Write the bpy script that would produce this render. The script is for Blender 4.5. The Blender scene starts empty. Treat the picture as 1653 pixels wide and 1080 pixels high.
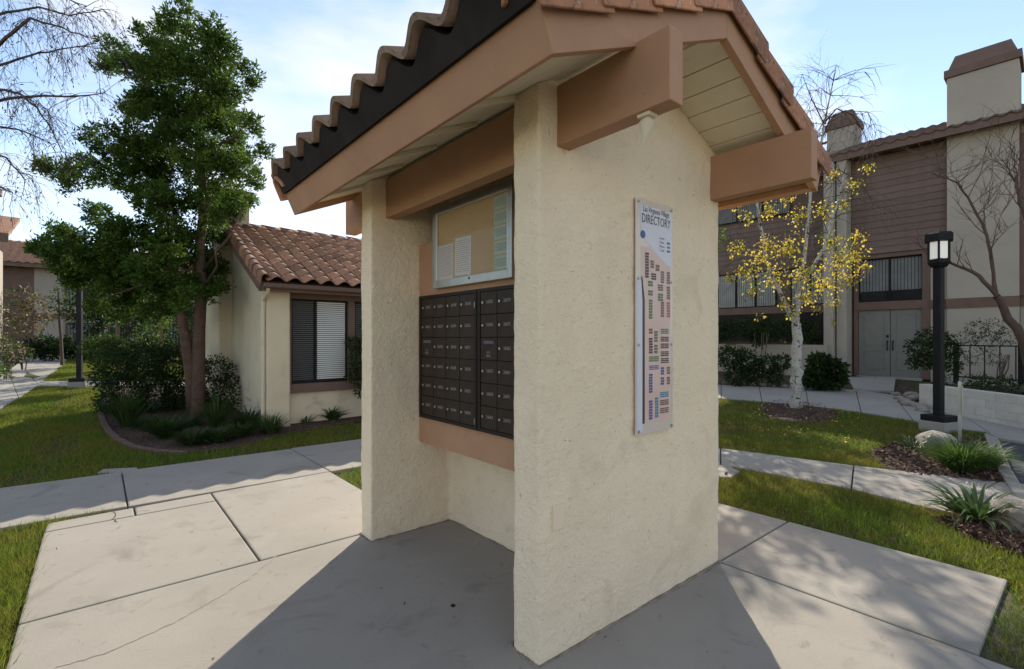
import bpy, bmesh, math, random
import numpy as np
from mathutils import Vector, Matrix, noise
R_ = math.radians
random.seed(7); rng = np.random.default_rng(7)
sc = bpy.context.scene; COL = sc.collection

# ------------------------------------------------------------------ camera, sky, sun, exposure
FPX, U0, V0, EYE = 797.26, 825.7, 545.8, 1.5
cam_d = bpy.data.cameras.new('camera'); cam = bpy.data.objects.new('camera', cam_d); COL.objects.link(cam)
cam.location = (0, 0, EYE); cam.rotation_euler = (R_(90), 0, 0)
cam_d.sensor_width = 36; cam_d.lens = FPX/1653*36; cam_d.shift_y = (V0-540)/1653; cam_d.shift_x = 0.0003
cam_d.clip_end = 1000; cam_d.clip_start = .05
sc.camera = cam
SUN_EL, SUN_AZ = R_(31), math.atan2(.15, .99)      # azimuth from +Y towards +X
w = bpy.data.worlds.new('World'); sc.world = w; w.use_nodes = True
nt = w.node_tree; nt.nodes.clear()
out = nt.nodes.new('ShaderNodeOutputWorld'); bg = nt.nodes.new('ShaderNodeBackground'); bg.inputs[1].default_value = .125
sky = nt.nodes.new('ShaderNodeTexSky'); sky.sky_type = 'NISHITA'; sky.sun_disc = False
sky.sun_elevation = SUN_EL; sky.sun_rotation = SUN_AZ; sky.dust_density = .0; sky.air_density = 1.0; sky.ozone_density = 2.0
tc = nt.nodes.new('ShaderNodeTexCoord'); mp = nt.nodes.new('ShaderNodeMapping'); mp.inputs['Scale'].default_value = (1.3, 1.3, 3.6); mp.inputs['Location'].default_value = (.95, .35, .1)
nz = nt.nodes.new('ShaderNodeTexNoise'); nz.inputs['Scale'].default_value = 1.5; nz.inputs['Detail'].default_value = 9; nz.inputs['Roughness'].default_value = .52
cr = nt.nodes.new('ShaderNodeValToRGB'); cr.color_ramp.elements[0].position = .45; cr.color_ramp.elements[1].position = .70
mx = nt.nodes.new('ShaderNodeMixRGB'); mx.inputs[2].default_value = (5.0, 4.9, 4.9, 1)
L = nt.links.new
L(tc.outputs['Generated'], mp.inputs[0]); L(mp.outputs[0], nz.inputs[0]); L(nz.outputs[0], cr.inputs[0]); L(cr.outputs[0], mx.inputs[0])
hs = nt.nodes.new('ShaderNodeHueSaturation'); hs.inputs['Saturation'].default_value = .86; L(sky.outputs[0], hs.inputs['Color']); L(hs.outputs[0], mx.inputs[1]); L(mx.outputs[0], bg.inputs[0]); L(bg.outputs[0], out.inputs[0])
sd = bpy.data.lights.new('sun', 'SUN'); sd.energy = 4.0; sd.angle = R_(.53); sd.color = (1, .91, .77)
so = bpy.data.objects.new('sun', sd); COL.objects.link(so)
tosun = Vector((math.sin(SUN_AZ)*math.cos(SUN_EL), math.cos(SUN_AZ)*math.cos(SUN_EL), math.sin(SUN_EL)))
so.rotation_euler = tosun.to_track_quat('Z', 'Y').to_euler()
sc.view_settings.view_transform = 'Standard'; sc.view_settings.look = 'None'; sc.view_settings.gamma = 1
sc.view_settings.exposure = .92

# ------------------------------------------------------------------ terrain and picture-to-ground helpers
def gz(y):
    t = y-8.3
    if t < 0: return 0.0
    if t < 1: return .02*t*t
    if t < 7.7: return .02+.04*(t-1)
    return .288+.012*(t-7.7)
def W(u, v, y): return Vector(((u-U0)/FPX*y, y, EYE-(v-V0)/FPX*y))
def G(u, v):
    lo, hi = .5, 200
    k = (v-V0)/FPX
    for _ in range(50):
        m = (lo+hi)/2
        if EYE-k*m > gz(m): lo = m
        else: hi = m
    return Vector(((u-U0)/FPX*lo, lo, gz(lo)))
YAW = .6967
AX = Vector((math.cos(YAW), math.sin(YAW), 0)); BX = Vector((-math.sin(YAW), math.cos(YAW), 0)); C0 = Vector((.1231, 2.254, 0))
def AB(a, b, z=0): return C0+AX*a+BX*b+Vector((0, 0, z))
def toAB(p): d = Vector((p[0], p[1], 0))-C0; return d.dot(AX), d.dot(BX)

# ------------------------------------------------------------------ materials
def mat(name, c1, c2=None, scale=3, rough=.8, bump=None, spots=None, spec=.3, detail=6, contrast=(.35, .65), island=0, trans=0, metal=0, coord='Object', emis=None):
    m = bpy.data.materials.new(name); m.use_nodes = True; n = m.node_tree; P = n.nodes['Principled BSDF']
    P.inputs['Roughness'].default_value = rough; P.inputs['Specular IOR Level'].default_value = spec; P.inputs['Metallic'].default_value = metal
    t = n.nodes.new('ShaderNodeTexCoord'); src = t.outputs[coord]
    def nz(s, d=6, ro=.6, dist=0):
        q = n.nodes.new('ShaderNodeTexNoise'); q.inputs['Scale'].default_value = s; q.inputs['Detail'].default_value = d; q.inputs['Roughness'].default_value = ro; q.inputs['Distortion'].default_value = dist
        n.links.new(src, q.inputs[0]); return q.outputs[0]
    def ramp(i, a, b):
        q = n.nodes.new('ShaderNodeMapRange'); q.inputs[1].default_value = a; q.inputs[2].default_value = b; n.links.new(i, q.inputs[0]); return q.outputs[0]
    def mix(f, a, b):
        q = n.nodes.new('ShaderNodeMixRGB')
        if isinstance(f, float): q.inputs[0].default_value = f
        else: n.links.new(f, q.inputs[0])
        for i, x in ((1, a), (2, b)):
            if isinstance(x, tuple): q.inputs[i].default_value = (*x, 1)
            else: n.links.new(x, q.inputs[i])
        return q.outputs[0]
    col = None
    if c2: col = mix(ramp(nz(scale, detail), *contrast), c1, c2)
    else: P.inputs['Base Color'].default_value = (*c1, 1)
    for sp in (spots or []):       # (scale, lo, hi, colour, distortion): dirt and stains with their own shape
        col = mix(ramp(nz(sp[0], 5, .6, sp[4] if len(sp) > 4 else 0), sp[1], sp[2]), col if col else c1, sp[3])
    if island:
        g = n.nodes.new('ShaderNodeNewGeometry'); h = n.nodes.new('ShaderNodeHueSaturation')
        r1 = n.nodes.new('ShaderNodeMapRange'); r1.inputs[3].default_value = 1-island; r1.inputs[4].default_value = 1+island
        n.links.new(g.outputs['Random Per Island'], r1.inputs[0]); n.links.new(r1.outputs[0], h.inputs['Value'])
        if col: n.links.new(col, h.inputs['Color'])
        else: h.inputs['Color'].default_value = (*c1, 1)
        col = h.outputs[0]
    if col: n.links.new(col, P.inputs['Base Color'])
    if bump:
        prev = None
        for (s, st, dd) in bump:
            b = n.nodes.new('ShaderNodeBump'); b.inputs['Strength'].default_value = st; b.inputs['Distance'].default_value = dd
            n.links.new(nz(s, 4, .6, .6), b.inputs['Height'])
            if prev: n.links.new(prev, b.inputs['Normal'])
            prev = b.outputs[0]
        n.links.new(prev, P.inputs['Normal'])
    if trans and not emis:
        o = n.nodes['Material Output']; T = n.nodes.new('ShaderNodeBsdfTranslucent'); X = n.nodes.new('ShaderNodeMixShader'); X.inputs[0].default_value = trans
        if col: n.links.new(col, T.inputs[0])
        else: T.inputs[0].default_value = (*c1, 1)
        n.links.new(P.outputs[0], X.inputs[1]); n.links.new(T.outputs[0], X.inputs[2]); n.links.new(X.outputs[0], o.inputs[0])
    if emis: P.inputs['Emission Color'].default_value = (*emis[0], 1); P.inputs['Emission Strength'].default_value = emis[1]
    return m
def objvar(m, amt=.18, hue=.0):      # value variation from object to object
    n = m.node_tree; P = n.nodes['Principled BSDF']; lk = P.inputs['Base Color'].links
    i = n.nodes.new('ShaderNodeObjectInfo'); h = n.nodes.new('ShaderNodeHueSaturation'); r = n.nodes.new('ShaderNodeMapRange')
    r.inputs[3].default_value = 1-amt; r.inputs[4].default_value = 1+amt; n.links.new(i.outputs['Random'], r.inputs[0]); n.links.new(r.outputs[0], h.inputs['Value'])
    if lk: n.links.new(lk[0].from_socket, h.inputs['Color'])
    else: h.inputs['Color'].default_value = P.inputs['Base Color'].default_value
    n.links.new(h.outputs[0], P.inputs['Base Color']); return m
MT = {}
MT['stucco'] = mat('cream_stucco', (.88, .72, .515), (.82, .665, .47), 2.2, .9, bump=[(6, .35, .02), (24, .8, .014), (75, .8, .007), (190, .6, .003)],
                   spots=[(26, .63, .72, (.50, .40, .27), 1.8), (62, .67, .72, (.24, .19, .13)), (3.2, .57, .75, (.72, .58, .40), .8), (1.3, .58, .9, (.66, .52, .36))])
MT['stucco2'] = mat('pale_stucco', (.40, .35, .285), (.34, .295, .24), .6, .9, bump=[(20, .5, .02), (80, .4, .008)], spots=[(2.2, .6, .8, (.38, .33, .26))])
MT['stucco3'] = mat('clubhouse_stucco', (.66, .56, .39), (.57, .48, .33), 1.2, .9, bump=[(9, .4, .03), (50, .5, .01)], spots=[(2.5, .6, .75, (.42, .36, .25))])
MT['tan'] = mat('tan_paint', (.45, .248, .142), (.385, .212, .122), 2.2, .68, bump=[(55, .35, .003), (7, .35, .008)], spots=[(48, .70, .76, (.17, .09, .06)), (5, .6, .75, (.36, .19, .12), 1.2)])
MT['brown'] = mat('brown_paint', (.16, .10, .075), (.13, .082, .062), 3, .7, bump=[(30, .15, .005)])
MT['siding'] = objvar(mat('brown_siding', (.175, .118, .095), (.145, .097, .078), 4, .75, bump=[(25, .25, .006)]), .08)
MT['cream'] = mat('cream_paint', (.74, .66, .49), (.68, .6, .44), 3, .7, bump=[(50, .1, .003)], spots=[(5, .62, .8, (.5, .42, .28))])
MT['dark'] = mat('dark_board', (.026, .021, .018), (.036, .03, .026), 5, .9, spec=.1, bump=[(40, .2, .004)])
MT['tile'] = objvar(mat('terracotta_tile', (.48, .225, .12), (.38, .17, .095), 9, .85, bump=[(60, .35, .004), (15, .3, .006)],
                        spots=[(11, .48, .62, (.22, .13, .09), 1.2), (30, .58, .70, (.50, .40, .31)), (55, .62, .7, (.10, .07, .055))]), .35)
MT['tile_end'] = objvar(mat('weathered_tile', (.20, .145, .105), (.30, .21, .15), 12, .9, bump=[(50, .5, .006)], spots=[(25, .55, .7, (.08, .065, .055))]), .2)
MT['tile_club'] = objvar(mat('brown_roof_tile', (.36, .185, .11), (.24, .135, .085), 5, .8, bump=[(40, .3, .005)], spots=[(9, .52, .68, (.11, .078, .06))]), .32)
MT['tile_dark'] = mat('dark_roof_tile', (.15, .095, .075), (.10, .065, .052), 5, .85)
MT['tile_grey'] = objvar(mat('weathered_clay', (.27, .165, .115), (.20, .13, .095), 9, .9, bump=[(50, .5, .005)], spots=[(13, .5, .64, (.12, .095, .08)), (30, .6, .7, (.36, .29, .23))]), .3)
MT['mortar'] = mat('mortar', (.3, .16, .1), (.2, .11, .07), 20, .95, bump=[(40, .8, .01)])
MT['bronze'] = mat('bronze_paint', (.030, .020, .014), (.040, .027, .019), 6, .5, spec=.18, spots=[(14, .62, .74, (.05, .04, .032))])
MT['bronze2'] = mat('bronze_frame', (.022, .015, .011), None, rough=.5, spec=.18)
MT['silver'] = mat('silver_print', (.33, .31, .29), None, rough=.5)
MT['steel'] = mat('grey_metal', (.42, .42, .39), (.36, .36, .33), 8, .38, metal=.7)
MT['alu'] = mat('white_edge', (.7, .7, .68), None, rough=.35, metal=.4)
MT['cork'] = mat('tan_backing', (.42, .29, .15), (.38, .26, .13), 5, .8, bump=[(80, .2, .002)])
MT['paper'] = mat('paper', (.55, .49, .44), (.5, .45, .4), 5, .8)
MT['paper_green'] = mat('green_form', (.36, .41, .33), (.33, .38, .30), 5, .8)
MT['ink'] = mat('ink', (.12, .11, .12), None, rough=.8)
MT['conc'] = mat('concrete', (.335, .305, .26), (.275, .25, .212), 1.1, .9, bump=[(220, .6, .003), (60, .3, .004), (9, .15, .01)], contrast=(.3, .7), coord='Object',
                 spots=[(2.3, .56, .72, (.225, .20, .165), .8), (38, .69, .75, (.15, .13, .105)), (.7, .6, .8, (.38, .35, .30)), (7, .62, .7, (.24, .21, .175), 1.5), (95, .64, .72, (.21, .19, .16))])
MT['concf'] = mat('far_concrete', (.33, .31, .275), (.28, .26, .23), .8, .88, bump=[(60, .3, .004)], spots=[(3, .58, .74, (.31, .29, .26))])
MT['joint'] = mat('joint_dirt', (.045, .038, .03), (.09, .075, .05), 30, .95)
MT['earth'] = mat('lawn_soil', (.04, .055, .014), (.075, .065, .024), 1.4, .95, bump=[(60, .8, .03)], spots=[(22, .5, .7, (.035, .05, .014))])
MT['mulch'] = mat('mulch_soil', (.06, .038, .026), (.10, .062, .042), 14, .95, bump=[(60, 1, .03)])
MT['chip'] = mat('mulch_chip', (.155, .095, .07), (.09, .055, .04), 20, .9, island=.55)
MT['asphalt'] = mat('asphalt', (.045, .047, .052), (.06, .06, .064), 3, .9, bump=[(150, .6, .004)])
MT['grass'] = mat('grass_blade', (.135, .205, .026), (.215, .21, .036), .9, .7, spec=.1, island=.4, trans=.45, contrast=(.4, .6))
MT['drygrass'] = mat('yellow_blade', (.22, .17, .06), (.16, .14, .04), 1, .7, island=.35, trans=.4)
MT['glass'] = mat('window_glass', (.02, .022, .024), None, rough=.06, spec=.8)
MT['clear'] = None
MT['blind'] = mat('blind_slats', (.6, .6, .57), None, rough=.6)
MT['door'] = mat('grey_green_door', (.19, .185, .155), (.17, .165, .14), 4, .55, bump=[(30, .08, .003)])
MT['black'] = mat('black_metal', (.010, .010, .011), (.016, .016, .016), 8, .55, spec=.15)
MT['lampglass'] = mat('frosted_glass', (.8, .78, .7), None, rough=.35, trans=.5, emis=((1, .93, .8), .12))
MT['bark'] = mat('grey_brown_bark', (.15, .115, .09), (.09, .068, .052), 9, .95, bump=[(30, 1, .03)], spots=[(12, .55, .7, (.20, .155, .12))])
MT['bark_red'] = mat('reddish_bark', (.135, .082, .055), (.085, .052, .036), 9, .95, bump=[(25, 1, .03)])
MT['birch'] = mat('birch_bark', (.50, .47, .42), (.40, .37, .32), 5, .85, bump=[(20, .6, .02)], spots=[(9, .56, .62, (.045, .04, .036), 1.2), (24, .6, .66, (.06, .05, .045))])
MT['twig'] = mat('twig_bark', (.075, .05, .04), (.11, .07, .055), 9, .9)
MT['leaf'] = mat('evergreen_leaf', (.085, .145, .020), (.045, .09, .015), .9, .6, island=.45, trans=.48, spec=.15)
MT['leaf_lit'] = mat('pale_lit_leaf', (.095, .15, .022), (.065, .11, .02), 1, .5, island=.35, trans=.45)
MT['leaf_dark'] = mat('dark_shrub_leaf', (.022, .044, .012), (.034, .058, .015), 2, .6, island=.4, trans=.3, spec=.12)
MT['leaf_hedge'] = mat('hedge_leaf', (.065, .11, .02), (.045, .08, .016), 2, .6, spec=.15, island=.4, trans=.35)
MT['leaf_dry'] = mat('bronze_leaf', (.12, .10, .05), (.16, .10, .06), 2, .6, island=.4, trans=.35)
MT['leaf_yellow'] = mat('yellow_leaf', (.68, .47, .08), (.50, .43, .07), 1.2, .6, island=.35, trans=.55)
MT['strap'] = mat('strap_leaf', (.055, .10, .025), (.075, .13, .03), 6, .4, island=.2, trans=.3, spec=.4)
MT['strap_dark'] = mat('dark_strap_leaf', (.035, .065, .018), (.05, .085, .02), 6, .5, island=.3, trans=.3, spec=.15)
MT['reed'] = mat('ornamental_grass', (.11, .18, .035), (.08, .15, .03), 3, .5, island=.3, trans=.5)
MT['flower'] = mat('pink_flower', (.5, .2, .16), (.5, .42, .35), 9, .7, island=.3, trans=.3)
MT['rock'] = mat('pale_rock', (.30, .27, .23), (.20, .18, .15), 4, .95, bump=[(8, .7, .05), (40, .5, .01)])
MT['block'] = objvar(mat('white_block', (.54, .51, .45), (.48, .45, .4), 6, .9, bump=[(50, .4, .006)]), .05)
MT['edging'] = mat('red_edging', (.15, .095, .072), (.11, .07, .055), 9, .9, bump=[(30, .4, .006)])
MT['mortar2'] = mat('base_mortar', (.34, .27, .2), (.16, .125, .095), 14, .95, bump=[(60, .8, .006)])
MT['fixture'] = mat('fixture_paint', (.72, .62, .47), None, rough=.5)
MT['plate'] = mat('painted_plate', (.80, .64, .45), None, rough=.65)

# ------------------------------------------------------------------ mesh helpers
class MB:
    def __init__(s): s.v = []; s.f = []
    def add(s, vs, fs): o = len(s.v); s.v += [tuple(x) for x in vs]; s.f += [tuple(i+o for i in f) for f in fs]; return s
    def box(s, x0, x1, y0, y1, z0, z1, m=None):
        vs = [Vector((x, y, z)) for z in (z0, z1) for y in (y0, y1) for x in (x0, x1)]
        if m is not None: vs = [m @ p for p in vs]
        return s.add(vs, [(0, 2, 3, 1), (4, 5, 7, 6), (0, 1, 5, 4), (2, 6, 7, 3), (0, 4, 6, 2), (1, 3, 7, 5)])
    def prism(s, poly, z0, z1):
        n = len(poly); f0 = z0 if callable(z0) else (lambda p: z0); f1 = z1 if callable(z1) else (lambda p: z1)
        return s.add([(p[0], p[1], f0(p)) for p in poly]+[(p[0], p[1], f1(p)) for p in poly],
                     [tuple(range(n))[::-1], tuple(range(n, 2*n))]+[(i, (i+1) % n, (i+1) % n+n, i+n) for i in range(n)])
    def tube(s, pts, rad, n=6, cap=True):
        pts = [Vector(p) for p in pts]; o = len(s.v); m = len(pts)
        if not hasattr(rad, '__len__'): rad = [rad]*m
        up = Vector((.13, .21, .97))
        for i, p in enumerate(pts):
            d = (pts[min(i+1, m-1)]-pts[max(i-1, 0)])
            d = d.normalized() if d.length > 1e-9 else Vector((0, 0, 1))
            x = d.cross(up)
            if x.length < .1: x = d.cross(Vector((1, 0, 0)))
            x.normalize(); y = d.cross(x)
            for k in range(n):
                t = 2*math.pi*k/n; s.v.append(tuple(p+(x*math.cos(t)+y*math.sin(t))*rad[i]))
        for i in range(m-1):
            for k in range(n): s.f.append((o+i*n+k, o+i*n+(k+1) % n, o+(i+1)*n+(k+1) % n, o+(i+1)*n+k))
        if cap: s.f.append(tuple(o+k for k in range(n))[::-1]); s.f.append(tuple(o+(m-1)*n+k for k in range(n)))
        return s
    def mesh(s, name, m, smooth=False, bevel=0, seg=2):
        me = bpy.data.meshes.new(name); me.from_pydata(s.v, [], s.f)
        bm = bmesh.new(); bm.from_mesh(me); bmesh.ops.recalc_face_normals(bm, faces=bm.faces)
        if bevel: bmesh.ops.bevel(bm, geom=bm.edges[:], offset=bevel, segments=seg, affect='EDGES', profile=.6)
        bm.to_mesh(me); bm.free()
        if m: me.materials.append(m)
        if smooth: me.polygons.foreach_set('use_smooth', [True]*len(me.polygons))
        return me
def link(name, me, parent=None, loc=(0, 0, 0), rot=None, mtx=None):
    o = bpy.data.objects.new(name, me); COL.objects.link(o)
    if parent is not None: o.parent = parent
    if mtx is not None: o.matrix_local = mtx
    else:
        o.location = loc
        if rot: o.rotation_euler = rot
    return o
def part(name, mb, m, parent, loc=(0, 0, 0), rot=None, **k):
    return link(name, mb.mesh(name, MT[m] if isinstance(m, str) else m, **k), parent, loc, rot)
def box(name, m, parent, x0, x1, y0, y1, z0, z1, bevel=0, **k): return part(name, MB().box(x0, x1, y0, y1, z0, z1), m, parent, bevel=bevel, **k)
def tag(o, label, cat, group=None, kind=None):
    if label: o['label'] = label
    if cat: o['category'] = cat
    if group: o['group'] = group
    if kind: o['kind'] = kind
    return o
def thing(name, label, cat, loc=(0, 0, 0), rz=0, group=None):
    o = link(name, None, None, loc, (0, 0, rz)); return tag(o, label, cat, group)
def struct(o): o['kind'] = 'structure'; return o
def stuff(o): o['kind'] = 'stuff'; return o
def npmesh(name, V, faces, m):          # V (n,3), faces (k, 3|4)
    me = bpy.data.meshes.new(name); k = faces.shape[1]; nf = len(faces)
    me.vertices.add(len(V)); me.vertices.foreach_set('co', V.astype(np.float32).ravel())
    me.loops.add(nf*k); me.loops.foreach_set('vertex_index', faces.astype(np.int32).ravel())
    me.polygons.add(nf); me.polygons.foreach_set('loop_start', np.arange(0, nf*k, k, dtype=np.int32)); me.polygons.foreach_set('loop_total', np.full(nf, k, dtype=np.int32))
    me.update(calc_edges=True); me.materials.append(m); return me
def leaves(pos, size, aspect=.45, droop=0.0, dirs=None, fold=.25):
    n = len(pos)
    d = rng.normal(size=(n, 3)) if dirs is None else dirs+rng.normal(size=(n, 3))*.45
    d[:, 2] -= droop; d /= np.linalg.norm(d, axis=1)[:, None]
    s = rng.normal(size=(n, 3)); s -= (s*d).sum(1)[:, None]*d; s /= np.linalg.norm(s, axis=1)[:, None]
    u = np.cross(d, s); L_ = (size*(.6+.8*rng.random(n)))[:, None]
    V = np.stack([pos, pos+d*L_*.5+s*L_*aspect*.5+u*L_*fold*.3, pos+d*L_, pos+d*L_*.5-s*L_*aspect*.5+u*L_*fold*.3], 1).reshape(-1, 3)
    return V, np.arange(4*n).reshape(-1, 4)
def ball(center, r, n, shell=.5, squash=(1, 1, 1)):
    p = rng.normal(size=(n, 3)); p /= np.linalg.norm(p, axis=1)[:, None]
    rr = shell+(1-shell)*rng.random(n)
    return np.array(center)+p*(rr*r)[:, None]*np.array(squash), p
TXT = {}
def textmesh(s, size, m, sx=1.0):
    key = (s, size, m, sx)
    if key in TXT: return TXT[key]
    c = bpy.data.curves.new('lettering', 'FONT'); c.body = s; c.size = size; c.resolution_u = 2; c.align_x = 'CENTER'; c.align_y = 'CENTER'
    o = bpy.data.objects.new('lettering', c); COL.objects.link(o); dg = bpy.context.evaluated_depsgraph_get()
    me = bpy.data.meshes.new_from_object(o.evaluated_get(dg)); bpy.data.objects.remove(o); me.materials.clear(); me.materials.append(MT[m])
    if sx != 1: me.transform(Matrix.Scale(sx, 4, (1, 0, 0)))
    TXT[key] = me; return me

# ------------------------------------------------------------------ ground sheet
ys = [-12, -4, 0, 2, 4, 6, 8.3, 8.5, 8.7, 8.9, 9.1, 9.3, 11, 13, 16, 18, 22, 30, 45, 80, 200, 600]; xs = [-600, -150, -60, -30, -15, -8, -4, 0, 4, 8, 15, 30, 60, 150, 600]
g_ = MB(); g_.v = [(x, y, gz(y)-.035) for y in ys for x in xs]
g_.f = [(j*len(xs)+i, j*len(xs)+i+1, (j+1)*len(xs)+i+1, (j+1)*len(xs)+i) for j in range(len(ys)-1) for i in range(len(xs)-1)]
ground = struct(part('ground', g_, 'earth', None))
HARD = []                                # polygons without grass
def inpoly(P, poly):
    x, y = P[:, 0], P[:, 1]; c = np.zeros(len(P), bool); n = len(poly)
    for i in range(n):
        (x1, y1), (x2, y2) = poly[i][:2], poly[(i+1) % n][:2]
        c ^= ((y1 > y) != (y2 > y)) & (x < (x2-x1)*(y-y1)/((y2-y1) if abs(y2-y1) > 1e-9 else 1e-9)+x1)
    return c
def shrink(poly, d):
    c = sum((Vector(p[:2]).to_3d() for p in poly), Vector())/len(poly); o = []
    n = len(poly)
    for i in range(n):
        p, q, r = [Vector(poly[j % n][:2]) for j in (i-1, i, i+1)]
        e1, e2 = (q-p).normalized(), (r-q).normalized(); n1, n2 = Vector((-e1.y, e1.x)), Vector((-e2.y, e2.x))
        if n1.dot(c.to_2d()-q) < 0 and n2.dot(c.to_2d()-q) < 0: n1, n2 = -n1, -n2
        b = (n1+n2); b = b/max(b.dot(n1), .3)
        o.append(tuple(q+b*d))
    return o
def slab(parent, poly, m='conc', gap=.006, top=0., hard=True, name='slab'):
    poly = [tuple(p[:2]) for p in poly]
    if hard: HARD.append(poly)
    q = shrink(poly, gap)
    mb = MB().prism(q, lambda p: gz(p[1])-.11, lambda p: gz(p[1])+top)
    return part(name, mb, m, parent, bevel=.012, seg=2)
def ab(poly): return [tuple(AB(a, b)[:2]) for a, b in poly]
def sheet(name, poly, z, m):             # flat sheet following the terrain
    poly = [tuple(p[:2]) for p in poly]; mb = MB(); mb.add([(p[0], p[1], gz(p[1])+z) for p in poly], [tuple(range(len(poly)))])
    return struct(part(name, mb, m, None))
pad = struct(link('pavement', None))
def jitter_slab(*a): return slab(pad, ab(a))
sheet('joint_bed', ab([(-1.83, -2.9), (2.76, -1.25), (2.77, 0), (2.77, 1.9), (.44, 1.9), (.44, 3.86), (-1.82, 3.86)]), -.02, 'joint')
jitter_slab((-.705, 1.995), (-.705, 3.60), (-1.87, 3.60), (-1.87, 1.995))
jitter_slab((-1.30, 3.60), (-1.30, 3.86), (-1.86, 3.84), (-1.87, 3.60)); jitter_slab((-.705, 3.60), (-.705, 3.89), (-1.30, 3.86), (-1.30, 3.60))
jitter_slab((.46, 1.995), (.46, 3.93), (-.705, 3.89), (-.705, 1.995))
jitter_slab((1.655, -3.4), (1.655, 1.995), (-1.87, 1.995), (-1.87, -3.4))
jitter_slab((2.80, -1.28), (2.80, .0), (1.655, .0), (1.655, -1.28)); jitter_slab((2.80, 0), (2.80, 1.995), (1.655, 1.995), (1.655, 0))
# crack and stain lines on the slabs, as thin dirt-filled ribbons
def ribbon(name, pts, wd, m='joint', parent=pad, z=.002):
    pts = [Vector(p) for p in pts]; V = []; F = []
    for i, p in enumerate(pts):
        d = (pts[min(i+1, len(pts)-1)]-pts[max(i-1, 0)]).normalized(); nrm = Vector((-d.y, d.x, 0)); ww = wd*(.5+random.random())
        j = nrm*random.uniform(-wd, wd)
        V += [p+j+nrm*ww/2+Vector((0, 0, z)), p+j-nrm*ww/2+Vector((0, 0, z))]
    F = [(2*i, 2*i+1, 2*i+3, 2*i+2) for i in range(len(pts)-1)]
    return part(name, MB().add(V, F), m, parent)
def dense(ps, n=8):
    o = []
    for a, b in zip(ps[:-1], ps[1:]): o += [a.lerp(b, i/n) for i in range(n)]
    return o+[ps[-1]]
MT['stain'] = mat('dirt_line', (.25, .215, .175), (.36, .32, .27), 30, .9)
ribbon('crack_line', dense([G(448, 897), G(400, 935), G(340, 972), G(270, 1010), G(180, 1050), G(90, 1078)]), .010, 'stain')
ribbon('crack_line', dense([G(183, 824), G(186, 832), G(181, 838), G(190, 843)], 3), .008)
# back walk (left to right behind the pad)
walk = struct(link('sidewalk', None))
jo = [-12, -9.9, -8.1, -6.3, -4.5, -3.1, -1.34, .464, 2.2, 4.1]
for a0, a1 in zip(jo[:-1], jo[1:]): slab(walk, ab([(a0, 3.92 if a0 > -1.5 else 3.93), (a1, 3.93), (a1, 5.42), (a0, 5.46)]))
sheet('joint_bed', ab([(-12, 3.95), (4.1, 3.95), (4.1, 5.4), (-12, 5.42)]), -.02, 'joint')
slab(walk, [G(155, 762), G(165, 756), G(222, 753), G(228, 764)], top=-.005)
# right walk
def strip(parent, pairs, m='conc'):
    for (p, q), (r, s) in zip(pairs[:-1], pairs[1:]): slab(parent, [G(*p), G(*r), G(*s), G(*q)], m)
rw = struct(link('sidewalk', None))
strip(rw, [((900, 706), (900, 725)), ((1020, 711), (1020, 733)), ((1163, 723), (1163, 749)), ((1378, 751), (1374, 789)), ((1610, 777), (1525, 826)), ((1900, 800), (1900, 905))])
slab(rw, [G(1150, 748), G(1176, 750), G(1196, 760), G(1180, 770), G(1150, 768)], top=-.006)
uw = struct(link('sidewalk', None))
strip(uw, [((1000, 619), (1000, 634)), ((1080, 620), (1080, 638)), ((1164, 621), (1164, 643)), ((1225, 624), (1230, 648)), ((1300, 627), (1305, 654)), ((1381, 629), (1390, 665)), ((1442, 637), (1474, 679)), ((1486, 656), (1530, 690)), ((1560, 674), (1597, 698)), ((1660, 688), (1660, 712)), ((1900, 735), (1900, 775))], 'concf')
kb = struct(link('kerb', None))
for p, q, r, s in [((1588, 700), (1612, 708), (1634, 760), (1612, 765)), ((1612, 765), (1634, 760), (1665, 812), (1636, 800)), ((1590, 699), (1612, 708), (1700, 722), (1700, 714))]:
    slab(kb, [G(*p), G(*q), G(*r), G(*s)], 'conc', top=.015, name='kerb_stone')
asp = [G(1612, 708), G(1634, 760), G(1664, 811), G(2100, 860), G(2400, 770), G(1900, 733)]
HARD.append([tuple(p[:2]) for p in asp]); sheet('road', asp, -.025, 'asphalt')
# left path and its cross walk
lp = struct(link('path', None))
strip(lp, [((-60, 650), (-60, 700)), ((-10, 612), (0, 659)), ((12, 598), (30, 642)), ((30, 586), (62, 621)), ((40, 581), (88, 600)), ((38, 578), (108, 583)), ((36, 575), (104, 577))], 'concf')
strip(lp, [((66, 615), (56, 623)), ((110, 615), (110, 623)), ((170, 615), (170, 623)), ((240, 616), (240, 623)), ((330, 616), (330, 624))], 'concf')
# mulch beds
def bed(name, poly, z=-.012):
    poly = [G(*p) for p in poly]; HARD.append([tuple(p[:2]) for p in poly]); return sheet(name, poly, z, 'mulch'), [tuple(p[:2]) for p in poly]
BED1 = [(163, 664), (168, 688), (185, 706), (215, 721), (260, 729), (330, 728), (400, 717), (470, 698), (560, 682), (700, 662), (700, 640), (560, 640), (380, 640), (300, 612), (165, 612)]
BED2 = [(1402, 728), (1440, 716), (1490, 704), (1535, 706), (1588, 706), (1617, 778), (1500, 769), (1432, 757)]
BED3 = [(1488, 822), (1515, 836), (1560, 836), (1625, 852), (1760, 905), (1760, 975), (1653, 897), (1560, 862)]
BED4 = [(1225, 652), (1262, 645), (1320, 650), (1355, 668), (1335, 680), (1280, 682), (1235, 672)]
BED5 = [(1380, 629), (1100, 618), (1100, 600), (1440, 600), (1475, 630), (1486, 652), (1442, 636)]
beds = []
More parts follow.
